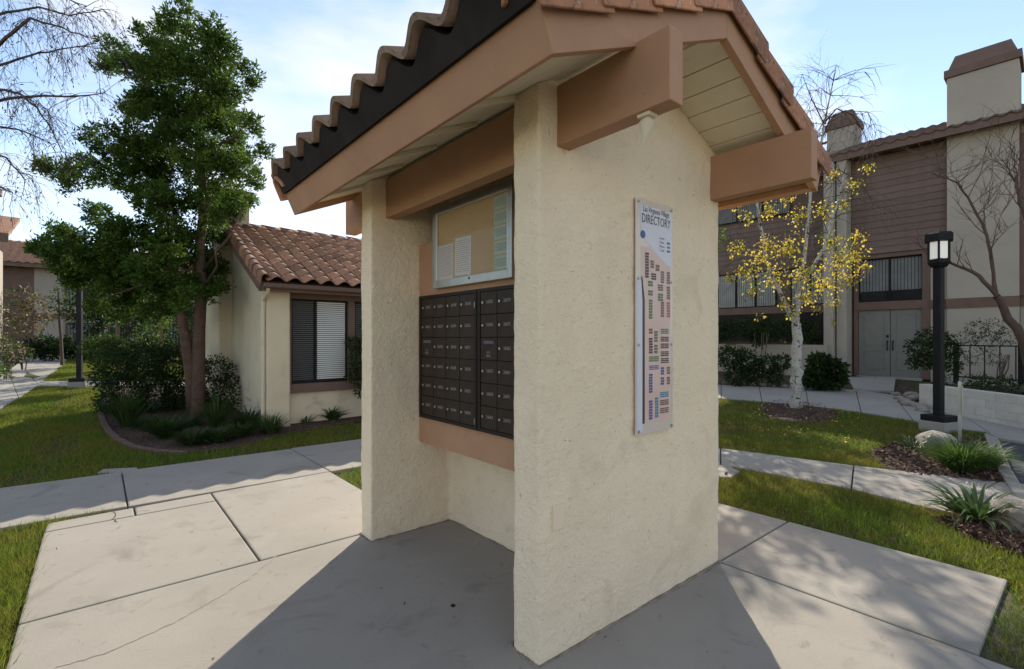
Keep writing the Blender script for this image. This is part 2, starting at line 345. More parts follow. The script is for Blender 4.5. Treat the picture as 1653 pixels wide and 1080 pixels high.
for nm, bp in zip(['mulch_bed']*5, (BED1, BED2, BED3, BED4, BED5)): s_, p_ = bed(nm, bp); beds.append(p_)
def samp(poly, n):
    a = np.array(poly); lo, hi = a.min(0), a.max(0); P = lo+rng.random((n, 2))*(hi-lo); return P[inpoly(P, poly)]
def gzv(y): return np.array([gz(t) for t in y])
def chips(poly, n, size, nm, mm='chip', lift=.0):
    P = samp(poly, n); k = len(P); z = gzv(P[:, 1])-.008+rng.random(k)*.014+lift
    pos = np.column_stack([P, z]); d = rng.normal(size=(k, 3))*np.array([1, 1, .22])
    V, F = leaves(pos, size, .42, dirs=d); return stuff(link(nm, npmesh(nm, V, F, MT[mm])))
for i, (p, n, s) in enumerate(zip(beds, (9000, 4200, 6000, 1500, 5000), (.045, .06, .055, .05, .05))):
    o = chips(p, n, s, 'mulch'); tag(o, ['reddish mulch under the tall evergreen beside the clubhouse', 'grey brown bark mulch beside the boulder and ornamental grass', 'grey bark mulch at the lower right beside the walk', 'leaf litter round the foot of the birch', 'dark mulch below the townhouse shrubs'][i], 'mulch')
yl = samp([tuple(G(*p)[:2]) for p in [(1200, 645), (1190, 700), (1380, 730), (1400, 665)]], 380)
V, F = leaves(np.column_stack([yl, gzv(yl[:, 1])+.006]), .036, .7, dirs=rng.normal(size=(len(yl), 3))*np.array([1, 1, .2]))
tag(stuff(link('fallen_leaves', npmesh('fallen_leaves', V, F, MT['leaf_yellow']))), 'yellow fallen leaves on the lawn under the birch', 'leaves')
fl = np.vstack([samp([tuple(p) for p in ab([(2.8, 1.6), (4.3, 1.2), (4.1, -.9), (2.8, -1.6)])], 260), samp([tuple(G(*p)[:2]) for p in [(1165, 645), (1165, 720), (1400, 748), (1480, 690)]], 700), samp([tuple(G(*p)[:2]) for p in [(0, 680), (160, 680), (400, 730), (0, 780)]], 120)])
V, F = leaves(np.column_stack([fl, gzv(fl[:, 1])+.0]), .045, .6, dirs=rng.normal(size=(len(fl), 3))*np.array([1, 1, .2]))
tag(stuff(link('fallen_leaves', npmesh('fallen_leaves', V, F, MT['leaf_yellow' if 0 else 'leaf_dry']))), 'small fallen leaves scattered over the lawns', 'leaves')

dp = np.vstack([samp([tuple(p) for p in ab([(-1.8, -1), (1.65, -1.2), (1.65, 1.9), (-1.8, 3.8)])], 55), samp([tuple(p) for p in ab([(1.7, -1.25), (2.78, -1.25), (2.78, 1.9), (1.7, 1.9)])], 26), samp([tuple(p) for p in ab([(-3, 3.9), (4, 3.9), (4, 5.4), (-3, 5.4)])], 40)])
kd = np.array([not (-.05 < toAB(p)[0] < 1.7 and -.05 < toAB(p)[1] < 2.05) for p in dp]); dp = dp[kd]
V, F = leaves(np.column_stack([dp, gzv(dp[:, 1])+.004]), .02, .5, dirs=rng.normal(size=(len(dp), 3))*np.array([1, 1, .05])); V[:, 2] = np.maximum(V[:, 2], .002)
tag(stuff(link('leaf_litter', npmesh('leaf_litter', V, F, MT['leaf_dry']))), 'tiny dry leaf bits scattered over the concrete slabs', 'leaves')

# ------------------------------------------------------------------ grass
def lawn(poly, per_m2, hgt, wid, label, dry=.12, clump=True):
    a = np.array([tuple(p[:2]) for p in poly]); lo, hi = a.min(0), a.max(0); n = int(per_m2*(hi-lo).prod())
    P = lo+rng.random((n, 2))*(hi-lo); m = inpoly(P, a)
    Q = P+rng.normal(size=P.shape)*.014
    for h in HARD:
        ha = np.array(h); hl, hh = ha.min(0), ha.max(0)
        bb = m & (Q[:, 0] > hl[0]) & (Q[:, 0] < hh[0]) & (Q[:, 1] > hl[1]) & (Q[:, 1] < hh[1])
        ix = np.where(bb)[0]
        if len(ix): m[ix[inpoly(Q[ix], h)]] = False
    P = P[m]
    # thinner, drier patches
    f = np.sin(P[:, 0]*2.1+np.sin(P[:, 1]*1.7))*np.sin(P[:, 1]*2.6+1.3*np.sin(P[:, 0]*1.1))+.4*np.sin(P[:, 0]*7.3+P[:, 1]*5.1)
    k = rng.random(len(P)) < np.clip(1.05-.32*np.clip(f, 0, 2), .35, 1); P = P[k]; f = f[k]; n = len(P)
    base = np.column_stack([P, gzv(P[:, 1])-.036]); th = rng.random(n)*6.283
    sd_ = np.column_stack([np.cos(th), np.sin(th), np.zeros(n)])*(wid*(.6+.8*rng.random(n)))[:, None]
    hh = hgt*(.55+.8*rng.random(n))*(1-.25*np.clip(f, 0, 1)); ln = rng.normal(size=(n, 2))*.45
    tip = base+np.column_stack([ln[:, 0]*hh, ln[:, 1]*hh, hh])
    V = np.stack([base-sd_/2, base+sd_/2, tip], 1).reshape(-1, 3); F = np.arange(3*n).reshape(-1, 3)
    me = npmesh('grass', V, F, MT['grass']); me.materials.append(MT['drygrass'])
    me.polygons.foreach_set('material_index', (rng.random(n) < dry+.22*np.clip(f, 0, 1)).astype(np.int32))
    tag(stuff(link('grass', me)), label, 'grass')
lawn([(-4.7, .9), (-1.2, .9), (-3.0, 4.3), (-6, 4.3)], 8000, .075, .0055, 'bright green grass at the lower left corner of the pad', .05)
lawn(ab([(.45, 2), (2.8, 2), (2.8, 3.95), (.45, 3.95)]), 3000, .07, .006, 'small wedge of grass behind the mailbox kiosk', .05)
lawn([G(-80, 800), G(600, 718), G(600, 690), G(300, 600), G(60, 600), G(-80, 640)], 2600, .06, .009, 'shaded lawn between the left path and the clubhouse bed', .08)
lawn([G(60, 616), G(340, 616), G(340, 578), G(105, 578)], 900, .07, .02, 'far lawn behind the left lamp post', .1)
lawn([AB(2.78, 2.2), AB(6, 2.2), AB(6.2, -2.6), AB(2.3, -2.6), AB(2.78, -1.3)], 6500, .06, .006, 'sunlit lawn between the pad and the right walk', .16)
lawn([AB(2.9, -1.29), AB(1.66, -1.29), AB(1.66, -3.2), AB(4, -3.2), AB(4, -1.29)], 5000, .06, .006, 'strip of lawn past the right end of the pad', .1)
lawn([G(900, 640), G(1380, 640), G(1600, 696), G(1625, 785), G(1380, 760), G(900, 715)], 2300, .06, .010, 'lawn under the birch tree', .22)
lawn([G(-300, 660), G(-20, 608), G(40, 578), G(-100, 578)], 500, .08, .02, 'grass left of the far path', .1)

# ------------------------------------------------------------------ mailbox kiosk
D, LN, WW, NN = 1.65, 1.995, .187, .694
AM, ZA, CS, SN, SMAX = .864, 2.996, .9177, .3974, 1.3195
kiosk = thing('mailbox_kiosk', 'cream stucco mailbox shelter with tan beams and clay tile gable roof', 'kiosk', C0, YAW)
def zs(a, H=0): return ZA-.433*abs(a-AM)+H/CS
k_ = MB()
def gable(b0, b1):
    poly = [(0, 0-.05), (D, -.05), (D, zs(D, .05)), (AM, zs(AM, .05)), (0, zs(0, .05))]
    n = 5; k_.add([(a, b0, z) for a, z in poly]+[(a, b1, z) for a, z in poly], [tuple(range(5))[::-1], tuple(range(5, 10))]+[(i, (i+1) % n, (i+1) % n+n, i+n) for i in range(n)])
gable(0, WW); gable(LN-WW, LN)
poly = [(NN, -.05), (D-.002, -.05), (D-.002, zs(D, .05)), (AM, zs(AM, .05)), (NN, zs(NN, .05))]
k_.add([(a, WW-.05, z) for a, z in poly]+[(a, LN-WW+.05, z) for a, z in poly], [tuple(range(5))[::-1], tuple(range(5, 10))]+[(i, (i+1) % 5, (i+1) % 5+5, i+5) for i in range(5)])
wl = part('wall', k_, 'stucco', kiosk)
rm = wl.modifiers.new('r', 'REMESH'); rm.mode = 'VOXEL'; rm.voxel_size = .016; rm.use_smooth_shade = True
sm = wl.modifiers.new('s', 'SMOOTH'); sm.iterations = 5; sm.factor = .6
for nm, s_, st in (('a', .22, .016), ('b', .05, .005)):
    tx = bpy.data.textures.new('stucco_'+nm, 'CLOUDS'); tx.noise_scale = s_; tx.noise_depth = 3
    dm = wl.modifiers.new(nm, 'DISPLACE'); dm.texture = tx; dm.strength = st; dm.mid_level = .5; dm.texture_coords = 'LOCAL'
box('cover_plate', 'plate', kiosk, .085, .158, -.011, .02, .60, .715, .003)
def kline(nm, pts, wd, m, z, h):
    mb = MB(); P = dense([Vector((*p, 0)) for p in pts], 26)
    mb.tube([p+Vector((random.uniform(-.004, .004), random.uniform(-.004, .004), z)) for p in P], [wd*random.uniform(.5, 1.3) for p in P], 6); return part(nm, mb, m, kiosk)
kline('base_mortar', [(NN+.01, WW+.01), (.0, WW+.012), (-.012, -.006), (D+.005, -.01), (D+.008, .6)], .011, 'mortar2', .0, 0)
kline('base_mortar', [(.0, LN+.01), (-.01, LN-WW-.006), (NN-.006, LN-WW-.01), (NN-.01, WW+.01)], .010, 'mortar2', .0, 0)
# beams through the gable walls
for a0 in (.117, 1.535):
    box('beam', 'tan', kiosk, a0, a0+.09, -.602, LN+.602, 2.404, 2.69, .005)
# slopes: local frame per slope
def slopeM(side, s, b, H=0):             # side -1 = front, +1 = rear; matrix with X along ridge, Y up the slope, Z outward
    y = Vector((-side*CS, 0, SN)); z = Vector((side*SN, 0, CS)); x = y.cross(z)
    o = Vector((AM+side*CS*s, b, ZA-SN*s))+z*H
    m = Matrix.Identity(4)
    for i in range(3): m[i][0], m[i][1], m[i][2], m[i][3] = x[i], y[i], z[i], o[i]
    return m
B0, B1 = -.449, LN+.449
def sbox(name, m, side, s0, s1, b0, b1, h0, h1, bevel=0):
    M_ = slopeM(side, 0, 0); mb = MB(); sg = 1 if M_[1][0] > 0 else -1
    xs_ = sorted((sg*b0, sg*b1)); mb.box(xs_[0], xs_[1], -s1, -s0, h0, h1)
    return link(name, mb.mesh(name, MT[m], bevel=bevel), kiosk, mtx=M_)
for side in (-1, 1):
    sbox('roof_deck', 'dark', side, .002 if side < 0 else .004, SMAX-.03, B0+.045, B1-.045, .07, .235)
    sbox('fascia', 'tan', side, SMAX-.032, SMAX+.008, B0+.0025, B1-.0025, 0, .17, .004)
    M_ = slopeM(side, 0, 0); sg = 1 if M_[1][0] > 0 else -1; V = []; nn = 120
    for y in (-SMAX-.030, -SMAX+.03):
        for i in range(nn+1):
            b_ = B0+.012+(B1-B0-.024)*i/nn; ph = (b_-.153)/.305*2*math.pi
            V += [(sg*b_, y, .172), (sg*b_, y, .262+.042*(1+math.cos(ph)))]
    o_ = 2*(nn+1); F = []
    for i in range(nn): F += [(2*i, 2*i+1, 2*i+3, 2*i+2), (o_+2*i, o_+2*i+2, o_+2*i+3, o_+2*i+1), (2*i+1, o_+2*i+1, o_+2*i+3, 2*i+3), (2*i, 2*i+2, o_+2*i+2, o_+2*i)]
    F += [(0, o_, o_+1, 1), (2*nn, 2*nn+1, o_+2*nn+1, o_+2*nn)]
    link('dark_board', MB().add(V, F).mesh('dark_board', MT['dark']), kiosk, mtx=M_)
    for b0 in (B0-.001, B1-.039):
        M_ = slopeM(side, 0, 0); t = SN/CS; sg = 1 if M_[1][0] > 0 else -1
        mb = MB(); x0, x1 = sorted((sg*b0, sg*(b0+.04)))
        vs = []
        for x in (x0, x1): vs += [(x, -.001-0*t, 0), (x, -SMAX-.006, 0), (x, -SMAX-.006, .172), (x, -.001+.172*t if 0 else -.001-(-.172*t)*1, .172)]
        mb.add(vs, [(0, 1, 2, 3), (7, 6, 5, 4), (0, 4, 5, 1), (1, 5, 6, 2), (2, 6, 7, 3), (3, 7, 4, 0)])
        link('rake_board', mb.mesh('rake_board', MT['tan'], bevel=.003), kiosk, mtx=M_)
    # soffit boards run along the ridge
    nb = 9
    for i in range(nb):
        s0 = .002+i*(SMAX-.035)/nb; sbox('soffit_board', 'cream', side, s0, s0+(SMAX-.035)/nb-.006, B0+.042, B1-.042, .045, .066, .003)
    if side < 0:
        for b in (.17, .58, 1.0, 1.44, 1.97): sbox('batten', 'cream', side, .86, SMAX-.035, b-.014, b+.014, .022, .044)
box('ridge_board', 'cream', kiosk, AM-.05, AM+.05, B0+.042, B1-.042, ZA+.012, ZA+.035)
# S tiles
def s_tile(wd=.31, ln=.40, th=.018, amp=.042, nx=12, m='tile', m2='tile_end'):
    V = []; F = []
    prof = []
    for i in range(nx+1):
        t = i/nx; ph = t*2*math.pi
        prof.append(((t-.5)*wd, amp*(1-math.cos(ph))))
    for y in (-ln, 0):
        lift = .03 if y < 0 else 0
        for x, z in prof: V.append((x, y, z+lift+th))
        for x, z in prof: V.append((x, y, z+lift))
    n = nx+1
    for i in range(nx):
        F += [(i, i+1, 2*n+i+1, 2*n+i), (n+i, 3*n+i, 3*n+i+1, n+i+1), (i, n+i, n+i+1, i+1), (2*n+i, 2*n+i+1, 3*n+i+1, 3*n+i)]
    F += [(0, 2*n, 3*n, n), (n-1, 2*n-1, 4*n-1, 3*n-1)]
    mb = MB().add(V, F); me = mb.mesh('roof_tile', MT[m], smooth=False)
    me.materials.append(MT[m2])
    for p in me.polygons:
        c = p.center
        if abs(p.normal.y) > .8 and c.y < -ln*.9: p.material_index = 1
        else: p.use_smooth = True
    return me
TILE = s_tile(th=.028, m='tile_grey'); PITCH = .305
for side in (-1, 1):
    sg = 1 if slopeM(side, 0, 0)[1][0] > 0 else -1
    for r in range(5):
        for c in range(9):
            b = .153+PITCH*(c-1); s_ = SMAX+.055-r*.29-.40
            if s_ < -.05: s_ = -.05
            M_ = slopeM(side, s_, b+random.uniform(-.006, .006), .262+.0*r+.004) @ Matrix.Rotation(R_(random.uniform(-1.2, 1.2)), 4, 'Z')
            link('roof_tile', TILE, kiosk, mtx=M_)
# bird stop clay filling at eave, tile closures
# rake tiles: curved clay tiles hung over the rake boards
def rake_mesh(ln=.42, th=.02, flip=1, m='tile'):
    prof = [(.15, .0), (.12, .055), (.065, .10), (.015, .10), (-.018, .075), (-.028, .03), (-.03, -.075)]
    V = []; n = len(prof)
    for y, sc_ in ((-ln, 1.0), (0, .86)):
        off = .022 if y < 0 else 0
        for q, (x, z) in enumerate(prof): V.append((flip*(x*sc_-(.012 if y < 0 else 0)), y, z*(sc_ if z > 0 else 1)+off))
        for q, (x, z) in enumerate(prof):
            cx, cz = .06, .02; d = math.hypot(cx-x, cz-z); V.append((flip*((x+(cx-x)/d*th)*sc_-(.012 if y < 0 else 0)), y, (z+(cz-z)/d*th if q < n-1 else z)*(sc_ if z > 0 else 1)+off))
    F = []
    for i in range(n-1):
        F += [(i, i+1, 2*n+i+1, 2*n+i), (n+i, 3*n+i, 3*n+i+1, n+i+1), (i, n+i, n+i+1, i+1), (2*n+i, 2*n+i+1, 3*n+i+1, 3*n+i)]
    F += [(0, 2*n, 3*n, n), (n-1, 2*n-1, 4*n-1, 3*n-1)]
    me = MB().add(V, F).mesh('rake_tile', MT[m], bevel=.003, seg=1)
    return me
bmn = bmesh.new(); bmesh.ops.create_icosphere(bmn, subdivisions=1, radius=.0075); NAIL = bpy.data.meshes.new('nail'); bmn.to_mesh(NAIL); bmn.free(); NAIL.materials.append(MT['black'])
RK = {1: rake_mesh(flip=1), -1: rake_mesh(flip=-1)}
for side in (-1, 1):
    sg = 1 if slopeM(side, 0, 0)[1][0] > 0 else -1
    for b, inw in ((B0-.004, 1), (B1+.004, -1)):
        for r in range(4):
            s_ = SMAX+.05-r*.345-.42
            M_ = slopeM(side, s_, b, .185) @ Matrix.Rotation(R_(random.uniform(-1, 1)), 4, 'Z')
            o = link('rake_tile', RK[sg*inw], kiosk, mtx=M_)
            link('nail', NAIL, o, (-sg*inw*.027, -.33, .03))
for i in range(8):                        # ridge tiles
    V = []; mb = MB(); rr = .10
    b0 = B0+.02+i*.355
    for b, k in ((b0-.03, 1.05), (b0+.38, .92)):
        for t in range(9):
            a_ = math.pi*t/8; V.append((AM+math.cos(a_)*rr*k*1.15, b, ZA+.30+math.sin(a_)*rr*k*.9+(.01 if k > 1 else 0)))
    mb.add(V, [(t, t+1, 10+t, 9+t) for t in range(8)])
    o = part('ridge_tile', mb, 'tile', kiosk, smooth=True); sl = o.modifiers.new('t', 'SOLIDIFY'); sl.thickness = .018
# tan panel that carries the boxes
box('box_surround', 'tan', kiosk, .3985, NN+.02, WW+.012, LN-WW-.004, .687, 2.228, .006)

# ------------------------------------------------------------------ mailbox units
nums = [['26055', '26033', '', '26031', '26032', '26027'], ['26056', '26039', '26038', '26037', '26036', '26030'], ['26048', '26044', '26042', '26045', '26034', '26046'], ['26058', '26052', '26051', '26050', '26053', '26054']]
nums2 = [['26055', '26056', '', '26057', '26058', '26063'], ['26074', '26075', '26062', '26061', '26071', '26072'], ['26076', '26077', '26064', '26065', '26066', '26067'], ['26078', '26079', '26068', '26069', '26070', '26073']]
def mailbox_unit(b_hi, label, NU):        # columns run from b_hi towards smaller b (left to right as seen)
    t = thing('mailbox_unit', label, 'mailboxes', AB(0, 0), YAW, 'mailbox units in the kiosk')
    wd = .70; b_lo = b_hi-wd; z0, z1 = .915, 1.80
    mb = MB().box(.388, .47, b_lo, b_hi, z0, z1); part('backing', mb, 'bronze2', t)
    for (p, q, r, s) in ((b_lo-.03, b_lo, z0-.025, z1+.023), (b_hi, b_hi+.03, z0-.025, z1+.023)): box('frame_side', 'bronze2', t, .368, .47, p, q, r, s, .003)
    for (r, s) in ((z0-.025, z0), (z1, z1+.023)): box('frame_rail', 'bronze2', t, .369, .469, b_lo, b_hi, r, s, .002)
    cw, rh = wd/4, (z1-z0)/6
    face = MB().box(-.006, .006, -cw/2+.003, cw/2-.003, -rh/2+.0025, rh/2-.0025).mesh('door', MT['bronze'], bevel=.002)
    fr = Matrix(((0, 0, -1), (-1, 0, 0), (0, 1, 0))).to_4x4()    # text plane facing -a
    lockm = MB().tube([(0, 0, -.002), (0, 0, .007)], [.0095, .0085], 12).mesh('lock', MT['steel'])
    for c in range(4):
        for r in range(6):
            bc, zc = b_hi-(c+.5)*cw, z1-(r+.5)*rh
            d = link('door', face, t, (.379+random.uniform(-.0012, .0012), bc, zc))
            if c == 0 and r == 2:
                d['label'] = 'outgoing mail door with slot'
                box('slot', 'ink', d, -.0085, -.0065, -.055, .05, .032, .052)
                link('lettering', textmesh('U.S.\nMAIL', .022, 'silver'), d, mtx=Matrix.Translation((-.0075, 0, -.035)) @ fr); continue
            link('lock', lockm, d, mtx=Matrix.Translation((-.0062, .058, .004)) @ fr)
            link('number', textmesh(NU[c][r], .030, 'silver', .95), d, mtx=Matrix.Translation((-.0072, -.012, .006)) @ fr)
    for z in (.95, 1.72): part('edge_lock', MB().box(.362, .369, b_lo-.018, b_lo-.012, z-.02, z+.02), 'steel', t)
    return t
mailbox_unit(1.725, 'dark bronze mailbox unit fully visible under the left part of the notice case', nums)
mailbox_unit(.955, 'dark bronze mailbox unit cut off by the near stucco wing', nums2)

# ------------------------------------------------------------------ notice case
nc = thing('notice_case', 'grey metal framed notice case with pinned papers above the mailboxes', 'notice board', AB(0, 0), YAW)
b0, b1, z0, z1 = .614, 1.529, 1.863, 2.452
box('case_back', 'cork', nc, .372, .3975, b0+.01, b1-.01, z0+.01, z1-.01)
fw = .042
for nm, p in (('frame', (b0, b0+fw, z0, z1)), ('frame', (b1-fw, b1, z0, z1))): box(nm, 'steel', nc, .3525, .42, *p, .004)
for z, k in ((z0, .055), (z1-fw, fw)): box('frame', 'steel', nc, .353, .4195, b0+fw, b1-fw, z, z+k, .003)
box('lock', 'ink', nc, .350, .3535, 1.05, 1.065, z0+.03, z0+.045)
for p in ((b1-fw-.012, b1-fw-.002, z0+.056, z1-fw-.002), (b0+fw+.002, b0+fw+.006, z0+.056, z1-fw-.002)): box('edge_strip', 'alu', nc, .356, .368, *p)
box('edge_strip', 'alu', nc, .356, .368, b0+fw+.007, b1-fw-.013, z1-fw-.010, z1-fw-.003)
def sheet_paper(name, mm, b_, z_, w_, h_, rot=0, lines=12, hd=False):
    o = box(name, mm, nc, .3700, .3716, -w_/2, w_/2, -h_/2, h_/2); o.location = (0, b_, z_); o.rotation_euler = (R_(rot), 0, 0)
    mb = MB()
    for i in range(lines):
        z = h_/2-.02-i*(h_-.035)/max(lines, 1); x0 = -w_/2+.012
        while x0 < w_/2-.02:
            l = random.uniform(.008, .03); mb.box(x0, min(x0+l, w_/2-.01), 0, 0.0004, z-.0015, z+.0012); x0 += l+.005
    mb.v = [(.3696-y, -x, z) for x, y, z in mb.v]; q = part('print_lines', mb, 'ink', o); q['kind'] = 'stuff'
    return o
sheet_paper('notice', 'paper', 1.375, 2.045, .20, .25, 0, 16); sheet_paper('notice', 'paper', 1.155, 2.06, .19, .26, 1.5, 16)
for i in range(5): sheet_paper('form', 'paper_green', .735, 2.345-i*.094, .145, .086, random.uniform(-.6, .6), 5)
gl = bpy.data.materials.new('case_glass'); gl.use_nodes = True; n_ = gl.node_tree; n_.nodes.clear()
o_ = n_.nodes.new('ShaderNodeOutputMaterial'); m_ = n_.nodes.new('ShaderNodeMixShader'); t_ = n_.nodes.new('ShaderNodeBsdfTransparent'); g2 = n_.nodes.new('ShaderNodeBsdfGlossy'); g2.inputs['Roughness'].default_value = .04
fz = n_.nodes.new('ShaderNodeLayerWeight'); fz.inputs[0].default_value = .09
n_.links.new(fz.outputs['Fresnel'], m_.inputs[0]); n_.links.new(t_.outputs[0], m_.inputs[1]); n_.links.new(g2.outputs[0], m_.inputs[2]); n_.links.new(m_.outputs[0], o_.inputs[0]); MT['clear'] = gl
part('pane', MB().add([(.3625, b0+fw+.003, z0+.057), (.3625, b1-fw-.003, z0+.057), (.3625, b1-fw-.003, z1-fw-.002), (.3625, b0+fw+.003, z1-fw-.002)], [(0, 3, 2, 1)]), 'clear', nc)

# ------------------------------------------------------------------ directory sign on the gable wall
ds = thing('directory_sign', 'tall narrow clear framed directory map bolted to the gable wall', 'sign', AB(0, 0), YAW)
MT['acryl'] = mat('pale_acrylic', (.64, .55, .46), None, rough=.15, spec=.6)
MT['pw'] = mat('sign_white', (.68, .66, .68), (.62, .61, .66), 3, .35); MT['pp'] = mat('sign_pink', (.66, .46, .39), (.70, .53, .46), 4, .35)
MT['pd'] = mat('sign_dark', (.07, .05, .055), None, rough=.4); MT['pg'] = mat('sign_green', (.10, .20, .11), None, rough=.4); MT['pb'] = mat('sign_blue', (.05, .12, .28), None, rough=.4)
MT['pr'] = mat('sign_red', (.42, .14, .12), None, rough=.4); MT['pc'] = mat('sign_teal', (.08, .24, .34), None, rough=.4); MT['ptan'] = mat('sign_umber', (.20, .13, .10), None, rough=.4)
sa, sb_, sz0, sz1 = .706, 1.066, .967, 2.27
box('panel', 'acryl', ds, sa, sb_, -.020, -.012, sz0, sz1, .002)
SW, SH = sb_-sa, sz1-sz0
def sp(name, m, poly, k):                # poly in (0..1, 0..1 from the top) of the sign, k = layer
    y = -.0206-.0003*k
    V = [(sa+p*SW, y, sz1-q*SH) for p, q in poly]; return part(name, MB().add(V, [tuple(range(len(V)))]), m, ds)
sp('map_print', 'pp', [(.12, .2), (.93, .2), (.93, .955), (.12, .955)], 0)
sp('title_print', 'pw', [(.10, .025), (.95, .025), (.95, .275), (.80, .26), (.55, .225), (.12, .155)], 1)
sp('margin_print', 'pw', [(.02, .34), (.17, .35), (.17, .99), (.02, .99)], 1)
sp('road_print', 'pd', [(.125, .33), (.16, .33), (.22, .43), (.22, .955), (.16, .955), (.16, .43)], 2)
fb = Matrix(((1, 0, 0), (0, 0, -1), (0, 1, 0))).to_4x4()        # text plane facing -b
def stx(s, size, m, p, q, sx=1): return link('lettering', textmesh(s, size, m, sx), ds, mtx=Matrix.Translation((sa+p*SW, -.0222, sz1-q*SH)) @ fb)
stx('Las Virgenes Village', .046, 'pd', .53, .040, .70); stx('DIRECTORY', .072, 'pd', .53, .082, .72)
for i, s in enumerate(('Guest', 'Pools', 'Phone', 'Trash')): stx(s, .02, 'pb', .68, .150+i*.018)
def blk(i, m, p, q, w_, h_): sp('map_block', m, [(p, q), (p+w_, q), (p+w_, q+h_), (p, q+h_)], 4+(i % 2)*.5)
for i in range(4): blk(i, ['pw', 'pb', 'pc', 'pb'][i], .82, .144+i*.018, .09, .009)
mb = MB().tube([(sa+.17*SW, -.0225, sz1-.15*SH), (sa+.17*SW, -.0212, sz1-.15*SH)], .022, 20); part('compass_print', mb, 'pb', ds)
stx('N', .03, 'pw', .17, .15)
V_ = MB(); lst = []
def row(p, q0, q1, m, w_=.09, g=.012):
    n = max(1, int(round((q1-q0)/g)))
    for i in range(n): lst.append((m, p+random.uniform(-.004, .004), q0+i*(q1-q0)/n, w_, (q1-q0)/n-.0028))
row(.26, .225, .335, 'pd'); row(.40, .255, .29, 'ptan'); row(.54, .27, .30, 'ptan', .1); row(.42, .31, .34, 'pd', .13); row(.68, .295, .35, 'ptan'); row(.85, .295, .35, 'ptan')
row(.34, .345, .37, 'pg', .12); row(.34, .385, .41, 'pg', .12); row(.60, .355, .385, 'ptan', .14); row(.60, .395, .43, 'pg', .14); row(.85, .36, .42, 'ptan'); row(.36, .425, .51, 'pg'); row(.68, .43, .5, 'ptan'); row(.85, .43, .5, 'pr')
row(.36, .55, .575, 'ptan'); row(.36, .59, .66, 'pd'); row(.50, .56, .61, 'pg'); row(.50, .62, .66, 'pg')
for q in (.55, .585, .615, .65, .68): row(.68, q, q+.024, 'pg' if q < .56 else 'pd', .22, .008)
row(.36, .67, .695, 'pg', .26, .008); row(.36, .71, .73, 'pb', .26, .007); row(.36, .745, .83, 'pb'); row(.68, .72, .755, 'pb'); row(.68, .765, .80, 'pb'); row(.85, .72, .755, 'ptan'); row(.85, .765, .80, 'ptan')
for q, m in ((.83, 'pc'), (.865, 'ptan'), (.90, 'ptan')): row(.66, q, q+.026, m, .24, .008)
row(.36, .86, .945, 'pb'); row(.52, .85, .94, 'pc')
for m in ('pd', 'pg', 'pb', 'pr', 'pc', 'ptan'):
    mb = MB()
    for (mm, p, q, w_, h_) in lst:
        if mm != m: continue
        for dx in (0, w_/2+.004):
            x0 = sa+(p+dx-.03)*SW; x1 = x0+(w_/2-.004)*SW; y = -.0222; zt, zb = sz1-q*SH, sz1-(q+h_)*SH
            mb.add([(x0, y, zb), (x1, y, zb), (x1, y, zt), (x0, y, zt)], [(0, 1, 2, 3)])
    stuff(part('map_block', mb, m, ds))
for p in (.06, .95):
    for q in (.015, .34, .62, .985):
        part('bolt', MB().tube([(sa+p*SW, -.026, sz1-q*SH), (sa+p*SW, -.001, sz1-q*SH)], [.008, .008], 10), 'steel', ds)

# small spot light below the near beam
fx = thing('spot_light', 'small cream cone spotlight under the near roof beam', 'lamp', AB(.162, -.47, 2.404), YAW)
part('bracket', MB().box(-.03, .03, -.03, .03, -.014, 0), 'fixture', fx, bevel=.003)
cn = MB(); cn.tube([(0, .0, -.012), (0, .0, -.035), (0, .02, -.11)], [.012, .034, .004], 18); part('shade', cn, 'fixture', fx, smooth=False)
tag(part('drain_cap', MB().tube([Vector((0, 0, 0)), Vector((0, 0, .006))], [.014, .012], 12), 'black', None, loc=G(731, 978)+Vector((0, 0, .0))), 'small round dark cap in the shaded slab before the mailboxes', 'cap')

# ------------------------------------------------------------------ clubhouse on the left
CB = Vector((-4.06, 8.18, 0))
club = thing('clubhouse', 'single storey cream stucco clubhouse with brown clay tile roof left of the kiosk', 'building', CB, YAW)
def irr(o, st=.012, vs=.03):
    r = o.modifiers.new('r', 'REMESH'); r.mode = 'VOXEL'; r.voxel_size = vs; r.use_smooth_shade = True
    q = o.modifiers.new('s', 'SMOOTH'); q.iterations = 3
    t = bpy.data.textures.new('rough', 'CLOUDS'); t.noise_scale = .25; d = o.modifiers.new('d', 'DISPLACE'); d.texture = t; d.strength = st; d.texture_coords = 'LOCAL'
CZ = -.035
irr(box('pilaster', 'stucco3', club, 0, .385, 0, .42, CZ-.05, 2.36))
def slope_z(b): return 2.33+(b+.25)*.45
m1 = MB(); pl = [(.42, CZ), (2.95, CZ), (2.95, slope_z(2.95)-.08), (.42, slope_z(.42)-.08)]; m1.add([(.012, b, z) for b, z in pl]+[(.20, b, z) for b, z in pl], [(0, 1, 2, 3), (7, 6, 5, 4), (0, 4, 5, 1), (1, 5, 6, 2), (2, 6, 7, 3), (3, 7, 4, 0)])
irr(part('wall', m1, 'stucco3', club))
pl = [(2.95, CZ), (6.2, CZ), (6.2, slope_z(2.95)-.08-1.4), (2.95, slope_z(2.95)-.08)]; m1 = MB(); m1.add([(.014, b, z) for b, z in pl]+[(.20, b, z) for b, z in pl], [(0, 1, 2, 3), (7, 6, 5, 4), (0, 4, 5, 1), (1, 5, 6, 2), (2, 6, 7, 3), (3, 7, 4, 0)])
part('wall', m1, 'stucco3', club)
